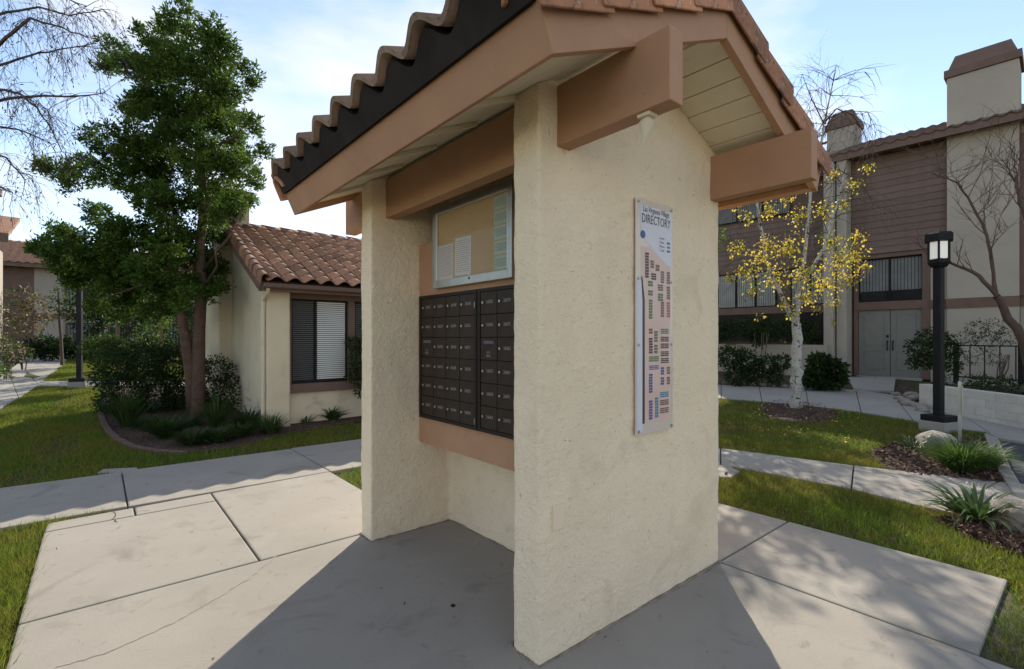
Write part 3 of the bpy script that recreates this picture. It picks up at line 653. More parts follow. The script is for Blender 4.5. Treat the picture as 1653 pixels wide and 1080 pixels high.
box('wall', 'stucco3', club, .38, 7, .20, .36, CZ, .54); box('wall', 'stucco3', club, 3.3, 7, .22, .37, .54, 2.36); box('wall', 'stucco3', club, 6.8, 7, .37, 6.2, CZ, 2.3); box('wall', 'stucco3', club, .2, 6.8, 6.0, 6.2, CZ, 2.3)
box('chimney', 'stucco3', club, -.22, .35, 2.85, 4.1, CZ, 4.45, .02); box('chimney_cap', 'brown', club, -.30, .43, 2.77, 4.18, 4.45, 4.62, .02)
box('window_header', 'brown', club, .385, 3.3, .14, .34, 2.19, 2.345, .004); box('sill_board', 'brown', club, .385, 3.3, .13, .34, .54, .70, .004)
for a in (.388, 1.44, 2.60): box('mullion', 'brown', club, a, a+(.05 if a < 1 else .13), .15, .34, .702, 2.188, .003)
for a0, a1 in ((.44, 1.438), (1.572, 2.598)):
    wn = box('window', 'black', club, a0, a1, .225, .245, .704, 2.186)
    md = (a0+a1)/2-.08
    for x0, x1 in ((a0, a0+.025), (md-.02, md+.02), (a1-.025, a1)): box('frame', 'black', wn, x0, x1, .19, .224, .706, 2.184)
    for z0_, z1_ in ((.706, .74), (2.155, 2.184)):
        for x0, x1 in ((a0+.026, md-.021), (md+.021, a1-.026)): box('frame', 'black', wn, x0, x1, .192, .223, z0_, z1_)
    mb = MB()
    z = .76
    while z < 2.14: mb.box(md+.03, a1-.035, .212, .222, z, z+.026); z += .036
    part('blind', mb, 'blind', wn)
    mb = MB(); z = .76
    while z < 2.14: mb.box(a0+.03, md-.03, .216, .222, z, z+.022); z += .036
    part('blind', mb, mat('dim_blind', (.075, .072, .068), None, rough=.6), wn)
    for x0, x1 in ((a0+.026, md-.021), (md+.021, a1-.026)):
        part('pane', MB().add([(x0, .203, .741), (x1, .203, .741), (x1, .203, 2.154), (x0, .203, 2.154)], [(0, 1, 2, 3)]), 'clear', wn)
RS = 3.3; cth = 1/math.sqrt(1+.45**2); sth = .45*cth
def cM(s, a, h):                          # clubhouse roof frame: X along +a, Y up the slope (towards +b)
    m = Matrix.Identity(4); x = Vector((1, 0, 0)); y = Vector((0, cth, sth)); z = Vector((0, -sth, cth)); o = Vector((a, -.27, 2.40))+y*s+z*h
    for i in range(3): m[i][0], m[i][1], m[i][2], m[i][3] = x[i], y[i], z[i], o[i]
    return m
RL = (2.95+.27)/cth
link('roof_deck', MB().box(-.12, 7.1, .02, RL, -.06, .02).mesh('roof_deck', MT['dark']), club, mtx=cM(0, 0, 0))
m1 = MB().add([(-.12, 2.95, 2.40+3.22*.45), (7.1, 2.95, 2.40+3.22*.45), (7.1, 6.4, 2.3), (-.12, 6.4, 2.3)], [(0, 1, 2, 3)]); o = part('roof', m1, 'tile_club', club); so_ = o.modifiers.new('t', 'SOLIDIFY'); so_.thickness = .06
box('fascia', 'brown', club, -.12, 7.1, -.235, -.20, 2.26, 2.395, .003); box('soffit_board', 'brown', club, -.11, 7.1, -.198, .21, 2.345, 2.375)
g_ = MB().tube([(-.12, -.29, 2.35), (7.1, -.29, 2.35)], .048, 8); part('gutter', g_, 'brown', club)
ds_ = MB().tube([(-.03, -.27, 2.33), (-.035, -.20, 2.24), (-.04, .03, 2.12), (-.045, .05, 1.9), (-.045, .05, 0)], .03, 8); part('downspout', ds_, 'stucco3', club)
link('rake_board', MB().box(-.16, -.12, 0, RL, -.16, .0).mesh('rake_board', MT['brown']), club, mtx=cM(0, 0, 0))
T2 = s_tile(wd=.29, ln=.42, th=.016, amp=.036, nx=10, m='tile_club', m2='tile_club'); cnt = 0
for r in range(12):
    for c in range(22):
        link('roof_tile', T2, club, mtx=cM(r*(RL-.12)/11.6+.34-.0, .06+c*.28, .02+random.uniform(0, .006)) @ Matrix.Rotation(R_(random.uniform(-1.5, 1.5)), 4, 'Z')); cnt += 1
RC = rake_mesh(ln=.40, flip=1, m='tile_club')
for r in range(12): link('rake_tile', RC, club, mtx=cM(r*.285+.34, -.14, .04) @ Matrix.Rotation(R_(random.uniform(-1.5, 1.5)), 4, 'Z'))
for i in range(19):
    mb = MB()
    for a, k in ((i*.38-.16, 1.08), (i*.38+.26, .92)):
        for t in range(7):
            q = math.pi*t/6; mb.v.append((a, 2.95+math.cos(q)*.12*k, 2.40+3.22*.45+.0+math.sin(q)*.13*k))
    mb.f = [(t, t+1, 8+t, 7+t) for t in range(6)]; o = part('ridge_tile', mb, 'tile_club', club, smooth=True); q = o.modifiers.new('t', 'SOLIDIFY'); q.thickness = .02

# ------------------------------------------------------------------ townhouse on the right
TO = Vector((11.86, 15.5, 0)); TY = math.atan2(-.744, .668)
th = thing('townhouse', 'two storey townhouse with brown lap siding, white stucco chimney chase and grey double doors', 'building', TO, TY)
def tb(name, m, x0, x1, y0, y1, z0, z1, bevel=0, parent=None): return box(name, m, parent or th, x0, x1, y0, y1, z0, z1, bevel)
EV = 7.32; GZ = .1
# near unit
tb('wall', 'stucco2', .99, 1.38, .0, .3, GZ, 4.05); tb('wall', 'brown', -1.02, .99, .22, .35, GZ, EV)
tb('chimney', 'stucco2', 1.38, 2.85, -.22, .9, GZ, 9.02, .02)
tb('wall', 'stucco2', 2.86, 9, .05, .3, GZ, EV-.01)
tb('band_board', 'brown', .99, 1.375, -.035, .0, 2.36, 2.64); tb('band_board', 'brown', 1.375, 2.855, -.25, -.22, 2.36, 2.64); tb('band_board', 'brown', 2.86, 9, .01, .05, 2.36, 2.64)
tb('corner_board', 'brown', 2.853, 2.95, -.1, .049, 2.65, EV-.3)
for x0, x1, z0, z1 in ((-.95, -.84, .25, 4.18), (.79, .985, .25, 4.18), (-.84, .79, 2.40, 2.66), (-.84, .79, 4.05, 4.18)): tb('door_trim', 'brown', x0, x1, .02, .22, z0, z1, .004)
for i, (x0, x1) in enumerate(((-.835, -.008), (.008, .785))):
    d = tb('door', 'door', x0, x1, .10, .15, .29, 2.395, .004)
    for z0, z1 in ((.5, 1.1), (1.25, 2.25)):
        for (p, q, r, s) in ((x0+.14, x1-.14, z0, z0+.02), (x0+.14, x1-.14, z1-.02, z1), (x0+.14, x0+.16, z0+.02, z1-.02), (x1-.16, x1-.14, z0+.02, z1-.02)): tb('moulding', 'door', p, q, .088, .1, r, s, .003, d)
    hx = -.07 if i == 0 else .07
    part('handle', MB().tube([(hx, .095, 1.12), (hx, .04, 1.16), (hx, .04, 1.36), (hx, .095, 1.42)], .017, 6), 'black', d)
    if i == 0: tb('lock', 'black', hx-.03, hx+.03, .08, .1, 1.52, 1.60, 0, d)
tb('door_sill', 'concf', -.85, .80, -.1, .2, .2, .288)
def pane_window(x0, x1, y, z0, z1, n=2, blind=True, lab=None, strip=0):
    wn = tb('window', 'black', x0, x1, y+.06, y+.075, z0, z1)
    xs_ = [x0+(x1-x0)*i/n for i in range(n+1)]
    for i, x in enumerate(xs_): tb('frame', 'black', x-.02 if i else x0, x+.02 if i < n else x1, y, y+.058, z0, z1, 0, wn)
    for i in range(n):
        a, b = xs_[i]+.021, xs_[i+1]-.021
        tb('frame', 'black', a, b, y+.002, y+.057, z0, z0+.035, 0, wn); tb('frame', 'black', a, b, y+.002, y+.057, z1-.035, z1, 0, wn)
        if blind:
            mb = MB(); x = a+.01
            while x < b-.06: mb.box(x, x+.07, y+.048, y+.054, z0+.04+strip, z1-.04); x += .085
            part('blind', mb, MT['dim2'] if blind == 2 else MT['dim3'], wn)
        part('pane', MB().add([(a, y+.03, z0+.036), (b, y+.03, z0+.036), (b, y+.03, z1-.036), (a, y+.03, z1-.036)], [(0, 1, 2, 3)]), 'clear', wn)
    return wn
MT['dim3'] = mat('pale_curtain', (.36, .35, .32), (.29, .28, .26), 3, .8)
MT['dim2'] = mat('grey_curtain', (.20, .20, .19), (.15, .15, .14), 3, .8)
pane_window(-.838, .788, .12, 2.67, 4.045, 2, 2, strip=.3)  # curtains stop short; the dark strip below stands in for a reflection
def siding(x0, x1, y, z0, z1, n, base='siding'):
    h = (z1-z0)/n; me = None
    for i in range(n):
        if me is None:
            mb = MB().add([(x0, 0, 0), (x1, 0, 0), (x0, -.028, 0), (x1, -.028, 0), (x0, 0, h-.003), (x1, 0, h-.003), (x0, -.008, h-.003), (x1, -.008, h-.003)], [(0, 1, 3, 2), (2, 3, 7, 6), (4, 6, 7, 5), (0, 2, 6, 4), (1, 5, 7, 3), (0, 4, 5, 1)])
            me = mb.mesh('siding_board', MT[base])
        link('siding_board', me, th, (0, y, z0+i*h))
tb('wall', 'brown', .99, 1.38, .02, .3, 4.05, EV)
siding(-1.0, 1.377, .0, 4.19, EV-.02, 15)
tb('corner_board', 'brown', 1.34, 1.378, -.05, -.03, 4.0, EV-.05)
# fin wall and slim post between the units
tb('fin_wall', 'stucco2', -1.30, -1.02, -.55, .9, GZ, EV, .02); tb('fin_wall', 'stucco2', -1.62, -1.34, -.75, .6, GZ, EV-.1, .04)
# far unit, set back
tb('wall', 'brown', -9, -1.32, 1.12, 1.3, GZ, EV)
siding(-9, -1.36, 1.115, 4.3, 6.15, 9)
pane_window(-6.0, -3.7, 1.02, 2.72, 4.12, 3, 3); pane_window(-3.2, -1.9, 1.02, 2.72, 4.12, 2, 3)
pane_window(-6.2, -3.2, 1.0, 6.2, 7.15, 3, 2)
for z0, z1 in ((4.125, 4.30), (2.45, 2.715)): tb('band_board', 'brown', -9, -1.63, 1.0, 1.11, z0, z1)
tb('dark_panel', 'dark', -9, -1.63, .98, 1.1, 1.4, 2.44)  # plain dark panel across the wall below the band boards
tb('patio_wall', 'stucco2', -9, -1.35, -1.35, -1.2, .1, 1.28, .01)
# eaves, roof, chimneys
tb('fascia', 'brown', -1.7, 9, -.62, -.585, 7.24, 7.5, .003); tb('soffit_board', 'brown', -1.7, 9, -.58, .3, 7.33, 7.36)
tb('added_shade_wall', 'stucco2', -9, -2.7, 1.1, 1.3, 7.37, 8.0); tb('fascia', 'brown', -9, -2.6, .25, .29, 7.94, 8.2, .003); tb('fascia', 'brown', -2.59, -1.705, .25, .29, 7.24, 7.5, .003); tb('soffit_board', 'brown', -9, -1.7, .3, 1.3, 7.33, 7.36)  # upper wall and higher fascia added unseen to shade the birch lawn
rb = MB(); 
def corr(x0, x1, y0, z0, ln, sl, nrow, pitch=.3):
    V = []; F = []; nx = int((x1-x0)/pitch*6)
    for r in range(nrow):
        for e in (0, 1):
            for i in range(nx+1):
                x = x0+(x1-x0)*i/nx; yy = y0+ln*(r+e)/nrow; zz = z0-.06+(yy-y0)*sl+.035*(1+math.cos(2*math.pi*x/pitch))+(.035 if e == 0 else 0)
                V.append((x, yy, zz))
    w_ = nx+1
    for r in range(nrow):
        o = r*2*w_
        for i in range(nx): F.append((o+i, o+i+1, o+w_+i+1, o+w_+i))
        if r: F += [(o-w_+i, o-w_+i+1, o+i+1, o+i) for i in range(nx)]
    return MB().add(V, F)
o = part('roof_tile', corr(-1.7, 9, -.66, 7.46, 4.2, .37, 11), 'tile_dark', th, smooth=True); q = o.modifiers.new('t', 'SOLIDIFY'); q.thickness = .03; stuff(o)
o = part('roof_tile', corr(-9, -2.6, .2, 8.16, 3.6, .37, 10), 'tile_dark', th, smooth=True); q = o.modifiers.new('t', 'SOLIDIFY'); q.thickness = .03; stuff(o)  # far roof set higher, out of view, to throw more shade on the lawn
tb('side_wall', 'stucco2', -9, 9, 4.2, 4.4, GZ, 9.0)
def cap(x0, x1, y0, y1, z):
    tb('chimney_cap', 'brown', x0-.06, x1+.06, y0-.06, y1+.06, z, z+.22, .01)
    mb = MB().add([(x0+.02, y0+.02, z+.22), (x1-.02, y0+.02, z+.22), (x1-.02, y1-.02, z+.22), (x0+.02, y1-.02, z+.22), (x0+.16, y0+.2, z+.66), (x1-.16, y0+.2, z+.66), (x1-.16, y1-.2, z+.66), (x0+.16, y1-.2, z+.66)], [(0, 1, 2, 3), (4, 5, 6, 7), (0, 1, 5, 4), (1, 2, 6, 5), (2, 3, 7, 6), (3, 0, 4, 7)])
    part('chimney_cap', mb, 'brown', th)
cap(1.38, 2.85, -.22, .9, 9.02)
tb('chimney', 'stucco2', -2.40, -1.45, 2.4, 3.2, 7.2, 9.4, .02); cap(-2.40, -1.45, 2.4, 3.2, 9.4)

# ------------------------------------------------------------------ far buildings on the left
def farhouse(label, loc, w_, dp, zg, ze, rise, cols, wins):
    t = thing('apartment_house', label, 'building', loc, YAW)
    for x0, x1, m in cols: box('wall', m, t, x0, x1, 0, .3, zg-.3, ze)
    x0, x1 = cols[0][0], cols[-1][1]
    box('wall', cols[0][2], t, x0, x0+.25, .3, dp, zg-.3, ze); box('wall', cols[-1][2], t, x1-.25, x1, .3, dp, zg-.3, ze)
    box('band_board', 'brown', t, x0, x1, -.06, -.002, zg+2.15, zg+2.45)
    for (a, b, z0, z1) in wins:
        wn = box('window', 'black', t, a, b, -.05, -.003, z0, z1)
        for k in range(3): box('frame', 'brown', wn, a+(b-a-.08)*k/2, a+(b-a-.08)*k/2+.08, -.09, -.052, z0, z1)
        for k in range(2):
            mb = MB(); x = a+.1+(b-a)*k/2; e = a+(b-a)*(k+1)/2-.1
            while x < e-.06: mb.box(x, x+.1, -.062, -.053, z0+.06, z1-.06); x += .13
            part('blind', mb, 'dim2', wn)
    box('fascia', 'brown', t, x0-.4, x1+.4, -.72, -.68, ze-.02, ze+.22)
    box('soffit_board', 'brown', t, x0-.4, x1+.4, -.678, .3, ze+.002, ze+.03)
    o = part('roof_tile', corr(x0-.4, x1+.4, -.78, ze+.2, 4.8, rise, 12, .36), 'tile_club', t, smooth=True); stuff(o); q = o.modifiers.new('t', 'SOLIDIFY'); q.thickness = .03
    m_ = MB().add([(x0-.4, 4.0, ze+.2+4.78*rise), (x1+.4, 4.0, ze+.2+4.78*rise), (x1+.4, 8.8, ze+.2), (x0-.4, 8.8, ze+.2)], [(0, 1, 2, 3)]); part('roof', m_, 'tile_club', t)
    return t
P = W(17, 546, 27); P.z = 0
def la(u, o=P):                          # local coordinate along A on that facade for a picture column
    r = (u-U0)/FPX; return (r*o.y-o.x)/(AX.x-r*AX.y)
f1 = farhouse('far two storey house with brown and white walls at the end of the path', P, 14, 8, .44, 5.4, .38,
         [(-6, la(55), 'brown'), (la(55), la(100), 'stucco2'), (la(100), la(250), 'stucco2'), (la(250), la(420), 'brown')],
         [(la(105), la(150), .5+.4, 2.4), (la(100)+.1, la(160), 3.4, 4.9), (la(190), la(240), 3.2, 4.8), (la(175), la(235), .9, 2.4), (la(265), la(330), 3.2, 4.8), (la(265), la(330), .9, 2.4)])
P2 = W(-14, 546, 15.5); P2.z = 0
f2 = thing('apartment_house', 'tall white stucco house end with chimney at the left edge of the view', 'building', P2, YAW)
box('wall', 'stucco2', f2, -7, 0, 0, .3, .0, 4.5, .01); box('wall', 'stucco2', f2, -.3, -.001, .3, 2.4, .0, 4.5); box('wall', 'stucco2', f2, -7, -6.7, .3, 4.5, 0, 4.5)
box('chimney', 'stucco2', f2, -1.5, .03, .32, 1.4, 4.3, 6.25, .01); box('chimney_cap', 'brown', f2, -1.56, .09, .26, 1.46, 6.25, 6.48, .01)
m_ = MB().add([(-7.4, -.5, 4.75), (.42, -.5, 4.65), (.42, 2.6, 5.7), (-7.4, 2.6, 5.9)], [(0, 1, 2, 3)]); o = part('roof', m_, 'tile_club', f2); q = o.modifiers.new('t', 'SOLIDIFY'); q.thickness = .12
box('fascia', 'brown', f2, -7.4, .43, -.56, -.51, 4.48, 4.72)
box('awning_board', 'brown', f2, -.9, .03, -.8, -.004, 2.2, 2.35)

# iron gate and fence between clubhouse and path
def iron_fence(label, p, q, zb, zt, gap, posts, nm='iron_fence', pm='black', group=None):
    d = (q-p); ln = Vector((d.x, d.y, 0)).length; t = thing(nm, label, 'fence', Vector((p.x, p.y, 0)), math.atan2(d.y, d.x), group)
    n = int(ln/gap); bar = MB().box(-.009, .009, -.009, .009, zb+.08, zt-.03).mesh('bar', MT['black'])
    for i in range(1, n): link('bar', bar, t, (i*ln/n, 0, 0))
    for z in (zb+.06, zt-.03): box('rail', 'black', t, 0, ln, -.015, .015, z, z+.03)
    for x in posts: box('post', pm, t, x*ln-.04, x*ln+.04, -.045, .045, zb-.1, zt+.06, .004)
    return t
pa, pb = W(190, 546, 15.2), W(352, 546, 13.6)
iron_fence('black iron fence with brown posts seen behind the evergreen trunk', pa, pb, .2, 2.35, .13, (0, .45, .93), pm='brown')

# ------------------------------------------------------------------ right side: block wall, railing, lamp, sign post
w0, w1 = G(1483, 655), G(1655, 693); d_ = (w1-w0); wl_ = d_.length*1.35; rz = math.atan2(d_.y, d_.x)
bw = thing('block_wall', 'low white painted block wall beside the upper walk at right', 'wall', (w0.x, w0.y, 0), rz)
courses = 4; bz0, bz1 = -.06, .535
for r in range(courses):
    h = (bz1-bz0)/courses; x = -.2*(r % 2)
    while x < wl_:
        x0, x1 = max(x, 0), min(x+.4, wl_)
        if x1-x0 > .05: box('block', 'block', bw, x0+.002, x1-.002, random.uniform(-.003, .003), .2, bz0+r*h+.002, bz0+(r+1)*h-.002, .006)
        x += .4
box('mortar_core', 'block', bw, .01, wl_-.01, .008, .19, bz0, bz1-.004)
nrm = Vector((-d_.y, d_.x, 0)).normalized()
if nrm.x < 0: nrm = -nrm
def behind(k, dpt): p = w0+d_*k+nrm*dpt; return p
soil = [w0+nrm*.15, w0+d_*1.35+nrm*.15, w0+d_*1.35+nrm*6, w0+nrm*4.5-d_*.5, w0+nrm*1.0-d_*.05]
HARD.append([tuple(p[:2]) for p in soil]); struct(part('planter_soil', MB().prism([tuple(p[:2]) for p in soil], -.1, .47), 'mulch', None))
fa, fb_ = W(1543, 546, 12.4), W(1900, 546, 9.2)
iron_fence('black metal railing with thin bars behind the low white wall', fa, fb_, .46, 1.33, .27, (0, .36, 1), nm='railing')
def lamp_post(label, p, H, gl_lit, base=.115):
    t = thing('lamp_post', label, 'lamp', p, .35, 'lamp posts'); z0 = -.05
    box('footing', 'concf', t, -.19, .19, -.19, .19, z0, .14, .012); box('base_plate', 'black', t, -.175, .175, -.175, .175, .14, .24, .015)
    box('pole', 'black', t, -base/2, base/2, -base/2, base/2, .24, H-.56, .012)
    mb = MB()
    n = 6
    for z, r in ((H-.56, .12), (H-.50, .165), (H-.44, .165)):
        for k in range(n): q = 2*math.pi*(k+.5)/n; mb.v.append((r*math.cos(q), r*math.sin(q), z))
    for l in range(2):
        for k in range(n): mb.f.append((l*n+k, l*n+(k+1) % n, (l+1)*n+(k+1) % n, (l+1)*n+k))
    mb.f += [tuple(range(n)), tuple(range(2*n, 3*n))]; part('collar', mb, 'black', t)
    for k in range(n):
        q0, q1 = 2*math.pi*(k+.5)/n, 2*math.pi*(k+1.5)/n; A_ = Vector((math.cos(q0), math.sin(q0), 0))*.148; B_ = Vector((math.cos(q1), math.sin(q1), 0))*.148
        part('post', MB().tube([A_+Vector((0, 0, H-.44)), A_+Vector((0, 0, H-.145))], .018, 4), 'black', t)
        a2, b2 = A_.lerp(B_, .1)*.96, A_.lerp(B_, .9)*.96
        g__ = MB().add([a2+Vector((0, 0, H-.43)), b2+Vector((0, 0, H-.43)), b2+Vector((0, 0, H-.155)), a2+Vector((0, 0, H-.155))], [(0, 1, 2, 3)]); part('glass_panel', g__, 'lampglass', t)
    mb = MB()
    for z, r in ((H-.145, .205), (H-.03, .205), (H, .17)):
        for k in range(n): q = 2*math.pi*(k+.5)/n; mb.v.append((r*math.cos(q), r*math.sin(q), z))
    for l in range(2):
        for k in range(n): mb.f.append((l*n+k, l*n+(k+1) % n, (l+1)*n+(k+1) % n, (l+1)*n+k))
    mb.f += [tuple(range(n)), tuple(range(2*n, 3*n))]; part('cap', mb, 'black', t)
    return t
lamp_post('black lamp post with hexagonal lantern beside the low white wall', G(1515, 693), 3.23, True)
lp_ = G(128, 624); lamp_post('black lamp post half hidden by the evergreen near the left path', lp_, 3.2, False, .115)
sg_ = thing('sign_post', 'short grey metal post with small plate seen edge on beside the lamp post', 'post', G(1549, 712), -.735); 
box('post', 'steel', sg_, -.02, .02, -.015, .015, -.05, .87, .003); box('plate', 'steel', sg_, .024, .034, -.13, .13, .40, .80, .002)

slab(uw, [G(1368, 611), G(1446, 611), G(1443, 634), G(1378, 630)], 'concf', top=.05, name='door_step')
# rocks
def rock(label, p, r, sq=(1, .8, .6), group=None, seed=0, sub=3, cat='rock', nm='rock'):
    bm = bmesh.new(); bmesh.ops.create_icosphere(bm, subdivisions=sub, radius=1)
    for v in bm.verts:
        n1 = noise.noise(v.co*1.3+Vector((seed*3.1, 0, 0)))*.45+noise.noise(v.co*3.5+Vector((0, seed, 0)))*.14
        v.co = Vector((v.co.x*sq[0], v.co.y*sq[1], v.co.z*sq[2]))*(1+n1)*r
    me = bpy.data.meshes.new(nm); bm.to_mesh(me); bm.free(); me.materials.append(MT['rock'])
    for f in me.polygons: f.use_smooth = sub > 2
    o = link(nm, me, None, (p.x, p.y, p.z+r*sq[2]*.25)); o.rotation_euler = (0, 0, seed); return tag(o, label, cat, group)
rock('large pale boulder behind the ornamental grass at right', G(1516, 722), .27, (1.35, .8, .6), seed=1.3, nm='boulder', cat='boulder')
rock('grey boulder at the right edge of the picture beside the strap leaved plant', G(1650, 852), .22, (1.1, .9, .75), seed=2.1, nm='boulder', cat='boulder')
sp_ = [(1447, 638), (1452, 645), (1460, 650), (1468, 655), (1475, 646), (1482, 658), (1488, 664), (1470, 640)]
RL_ = ['topmost small edging rock near the door step', 'second small edging rock down from the door step', 'third small edging rock down from the door step', 'fourth small edging rock, halfway to the low white wall', 'edging rock lying inside the row beside the camellia shrub', 'edging rock next to last before the low white wall', 'lowest edging rock touching the end of the low white wall', 'small edging rock behind the row near the door step']
for i, (u, v) in enumerate(sp_): rock(RL_[i], G(u, v), .11+.05*random.random(), seed=i*1.7, sub=2, group='rocks edging the planter')
OR_ = ['leftmost', 'second', 'third', 'fourth', 'fifth', 'sixth', 'seventh', 'eighth', 'ninth', 'tenth', 'eleventh', 'twelfth', 'rightmost']
for i in range(13): rock(OR_[i]+' small pale rock from the kiosk corner in the row below the townhouse shrubs' if 0 < i < 12 else OR_[i]+' small pale rock in the row below the townhouse shrubs', G(1168+i*16+random.uniform(-3, 3), 619+i*.9), .08+.05*random.random(), seed=i*2.3, sub=2, group='rocks along the upper walk')
rock('pale rock at the near end of the dark flower bed by the left path', G(78, 578), .2, seed=5, sub=2)
for i, (u, v) in enumerate(((-8, 596), (8, 590), (24, 584))): rock(['nearest pale rock edging the left flower bed', 'middle pale rock edging the left flower bed', 'farthest pale rock edging the left flower bed'][i], G(u, v), .12, seed=i*3.3+1, sub=2, group='rocks edging the left flower bed')
# curved edging of the left bed, pieces
ed = thing('bed_edging', 'curved reddish concrete edging round the bed of the tall evergreen', 'edging', G(215, 721))
ep = dense([G(*p) for p in [(161, 662), (166, 680), (176, 697), (190, 709), (215, 721), (250, 728), (300, 731)]], 2)
for p, q in zip(ep[:-1], ep[1:]):
    mid = (p+q)/2; d = q-p; o = part('edging_block', MB().box(-d.length/2+.006, d.length/2-.006, -.045, .045, -.06, .02), 'edging', ed, bevel=.012)
    o.location = mid-ed.location; o.rotation_euler = (0, 0, math.atan2(d.y, d.x))

# ------------------------------------------------------------------ plants
def crown(name, balls, per, size, mt, parent, aspect=.42, shell=.35, droop=.1, squash=(1, 1, 1), tuft=0, mats=None):
    Vs = []; n0 = 0; nf = 0
    for (c, r) in balls:
        n = int(per*r*r*12.6)
        if tuft:                         # leaves sit in small radiating tufts
            k = max(4, n//tuft); cc, dd = ball(c, r, k, shell, squash)
            pos = np.repeat(cc, tuft, 0)+rng.normal(size=(k*tuft, 3))*size*.35; dirs = np.repeat(dd*np.array([.7, .7, .4])+np.array([0, 0, .25]), tuft, 0)+rng.normal(size=(k*tuft, 3))*.5
        else:
            pos, dd = ball(c, r, n, shell, squash); dirs = dd*.8
        V, F = leaves(pos, size, aspect, droop, dirs); Vs.append(V)
    V = np.vstack(Vs); F = np.arange(len(V)).reshape(-1, 4)
    me = npmesh(name, V, F, MT[mt])
    if mats:
        me.materials.append(MT[mats[0]]); c = V.reshape(-1, 4, 3)[:, 0]; f = np.sin(c[:, 0]*2.3)*np.sin(c[:, 1]*1.9+1)*np.sin(c[:, 2]*2.1)
        me.polygons.foreach_set('material_index', (rng.random(len(F)) < mats[1]*(1+1.4*f)).astype(np.int32))
    return link(name, me, parent)
def rel(o, balls): return [(Vector(c)-o.location, r) for c, r in balls]
def pxballs(lst, Y, jit=.5):
    o = []
    for (u, v, r) in lst:
        y = Y+random.uniform(-jit, jit)*(1 if r > 25 else .6); o.append((W(u, v, y), r/FPX*y))
    return o
def stems(parent, n, h, spread, r, mt='bark'):
    mb = MB()
    for i in range(n):
        a = random.random()*6.28; p = Vector((math.cos(a)*.05, math.sin(a)*.05, -.05)); q = Vector((math.cos(a)*spread, math.sin(a)*spread, h)); m_ = p.lerp(q, .5)+Vector((random.uniform(-.08, .08), random.uniform(-.08, .08), .05))
        mb.tube([p, m_, q], [r, r*.75, r*.4], 5)
    return part('stem', mb, mt, parent)
def bush(label, base, px, Y, mt, per=90, size=.06, cat='shrub', nm='shrub', group=None, jit=.25, h=None, tuft=0, mats=None, aspect=.45, shell=.4, nst=5, stem=True, droop=.1):
    t = thing(nm, label, cat, base, 0, group); bl = rel(t, pxballs(px, Y, jit)); crown('foliage', bl, per*(2.6 if mt == 'leaf_dark' or cat == 'hedge' else 1.8), size, mt, t, aspect, shell, droop, tuft=tuft, mats=mats)
    if stem: hh = h or max(.2, sum(c.z for c, r in bl)/len(bl)); stems(t, nst, hh, .22, .018)
    return t
# main evergreen
b = G(318, 676); ev = thing('evergreen_tree', 'tall dense dark green tree with two reddish trunks in front of the clubhouse', 'tree', b)
Y = b.y
tk = MB()
def px3(lst, y): return [W(u, v, y+d)-b for u, v, d in lst]
tk.tube(px3([(318, 682, 0), (318, 655, 0), (320, 600, 0), (321, 540, .05), (325, 470, .1), (322, 400, .1), (330, 330, 0), (322, 250, 0), (318, 150, 0), (308, 60, 0)], Y), [.16, .125, .11, .10, .092, .085, .075, .06, .04, .015], 9)
tk.tube(px3([(312, 668, 0), (308, 610, -.02), (301, 560, -.04), (292, 505, 0), (285, 470, .1), (270, 420, .3), (255, 350, .5), (262, 260, .4)], Y), [.12, .10, .088, .08, .07, .055, .045, .02], 8)
for l_ in ([(322, 400, .1), (250, 395, .0), (170, 400, -.2), (100, 405, -.2)], [(330, 330, 0), (240, 320, .3), (160, 290, .3), (95, 275, .2)], [(326, 440, .1), (370, 380, -.3), (400, 320, -.4)], [(322, 250, 0), (380, 220, -.2), (410, 180, -.2)], [(320, 210, 0), (260, 160, .2), (205, 100, .2)], [(322, 430, .1), (230, 460, -.3), (170, 480, -.4)], [(318, 480, .1), (350, 430, -.4), (345, 390, -.6)]):
    tk.tube(px3(l_, Y), [.04, .03, .018, .008][-len(l_):], 6)
o = part('trunk', tk, 'bark_red', ev, smooth=True)
LB = [(305, 22, 22), (290, 55, 38), (335, 60, 38), (372, 75, 26), (255, 62, 28), (222, 48, 12), (180, 88, 32), (162, 100, 18), (212, 118, 32), (262, 105, 48), (330, 120, 62), (395, 118, 28), (217, 165, 40), (285, 175, 60), (365, 185, 56), (408, 205, 22),
      (140, 212, 20), (160, 235, 22), (210, 235, 42), (235, 260, 50), (310, 255, 62), (380, 262, 42), (412, 292, 20), (425, 240, 16), (88, 272, 24), (70, 268, 12), (128, 280, 34), (178, 285, 38), (250, 320, 50), (330, 330, 52), (378, 322, 26), (402, 322, 14),
      (72, 395, 24), (105, 398, 40), (350, 430, 28), (345, 468, 24), (300, 482, 26), (265, 478, 24), (95, 430, 26), (190, 430, 40), (260, 430, 44), (110, 300, 18), (100, 375, 20), (150, 345, 26), (160, 405, 42), (215, 380, 46), (280, 395, 50), (335, 405, 36), (128, 445, 30), (180, 455, 40), (235, 455, 40), (300, 455, 36), (335, 445, 26), (150, 490, 20), (200, 500, 28), (240, 500, 20), (345, 380, 26), (60, 400, 10), (120, 455, 22), (350, 350, 22), (270, 500, 14)]
bl = []
for c, r_ in rel(ev, pxballs(LB, Y, 1.0)+pxballs([(u, v, r*.8) for u, v, r in LB if r > 38], Y+.2, 1.2)):
    bl.append((c, r_*.55))
    for _ in range(7): dv = Vector((random.gauss(0, 1), random.gauss(0, 1), random.gauss(0, 1))).normalized(); bl.append((c+dv*r_*.68, r_*random.uniform(.30, .48)))
crown('crown', bl, 520, .078, 'leaf', ev, .34, .35, 0, tuft=10, mats=('leaf_lit', .22))  # patches of paler leaf colour stand in for sunlit foliage
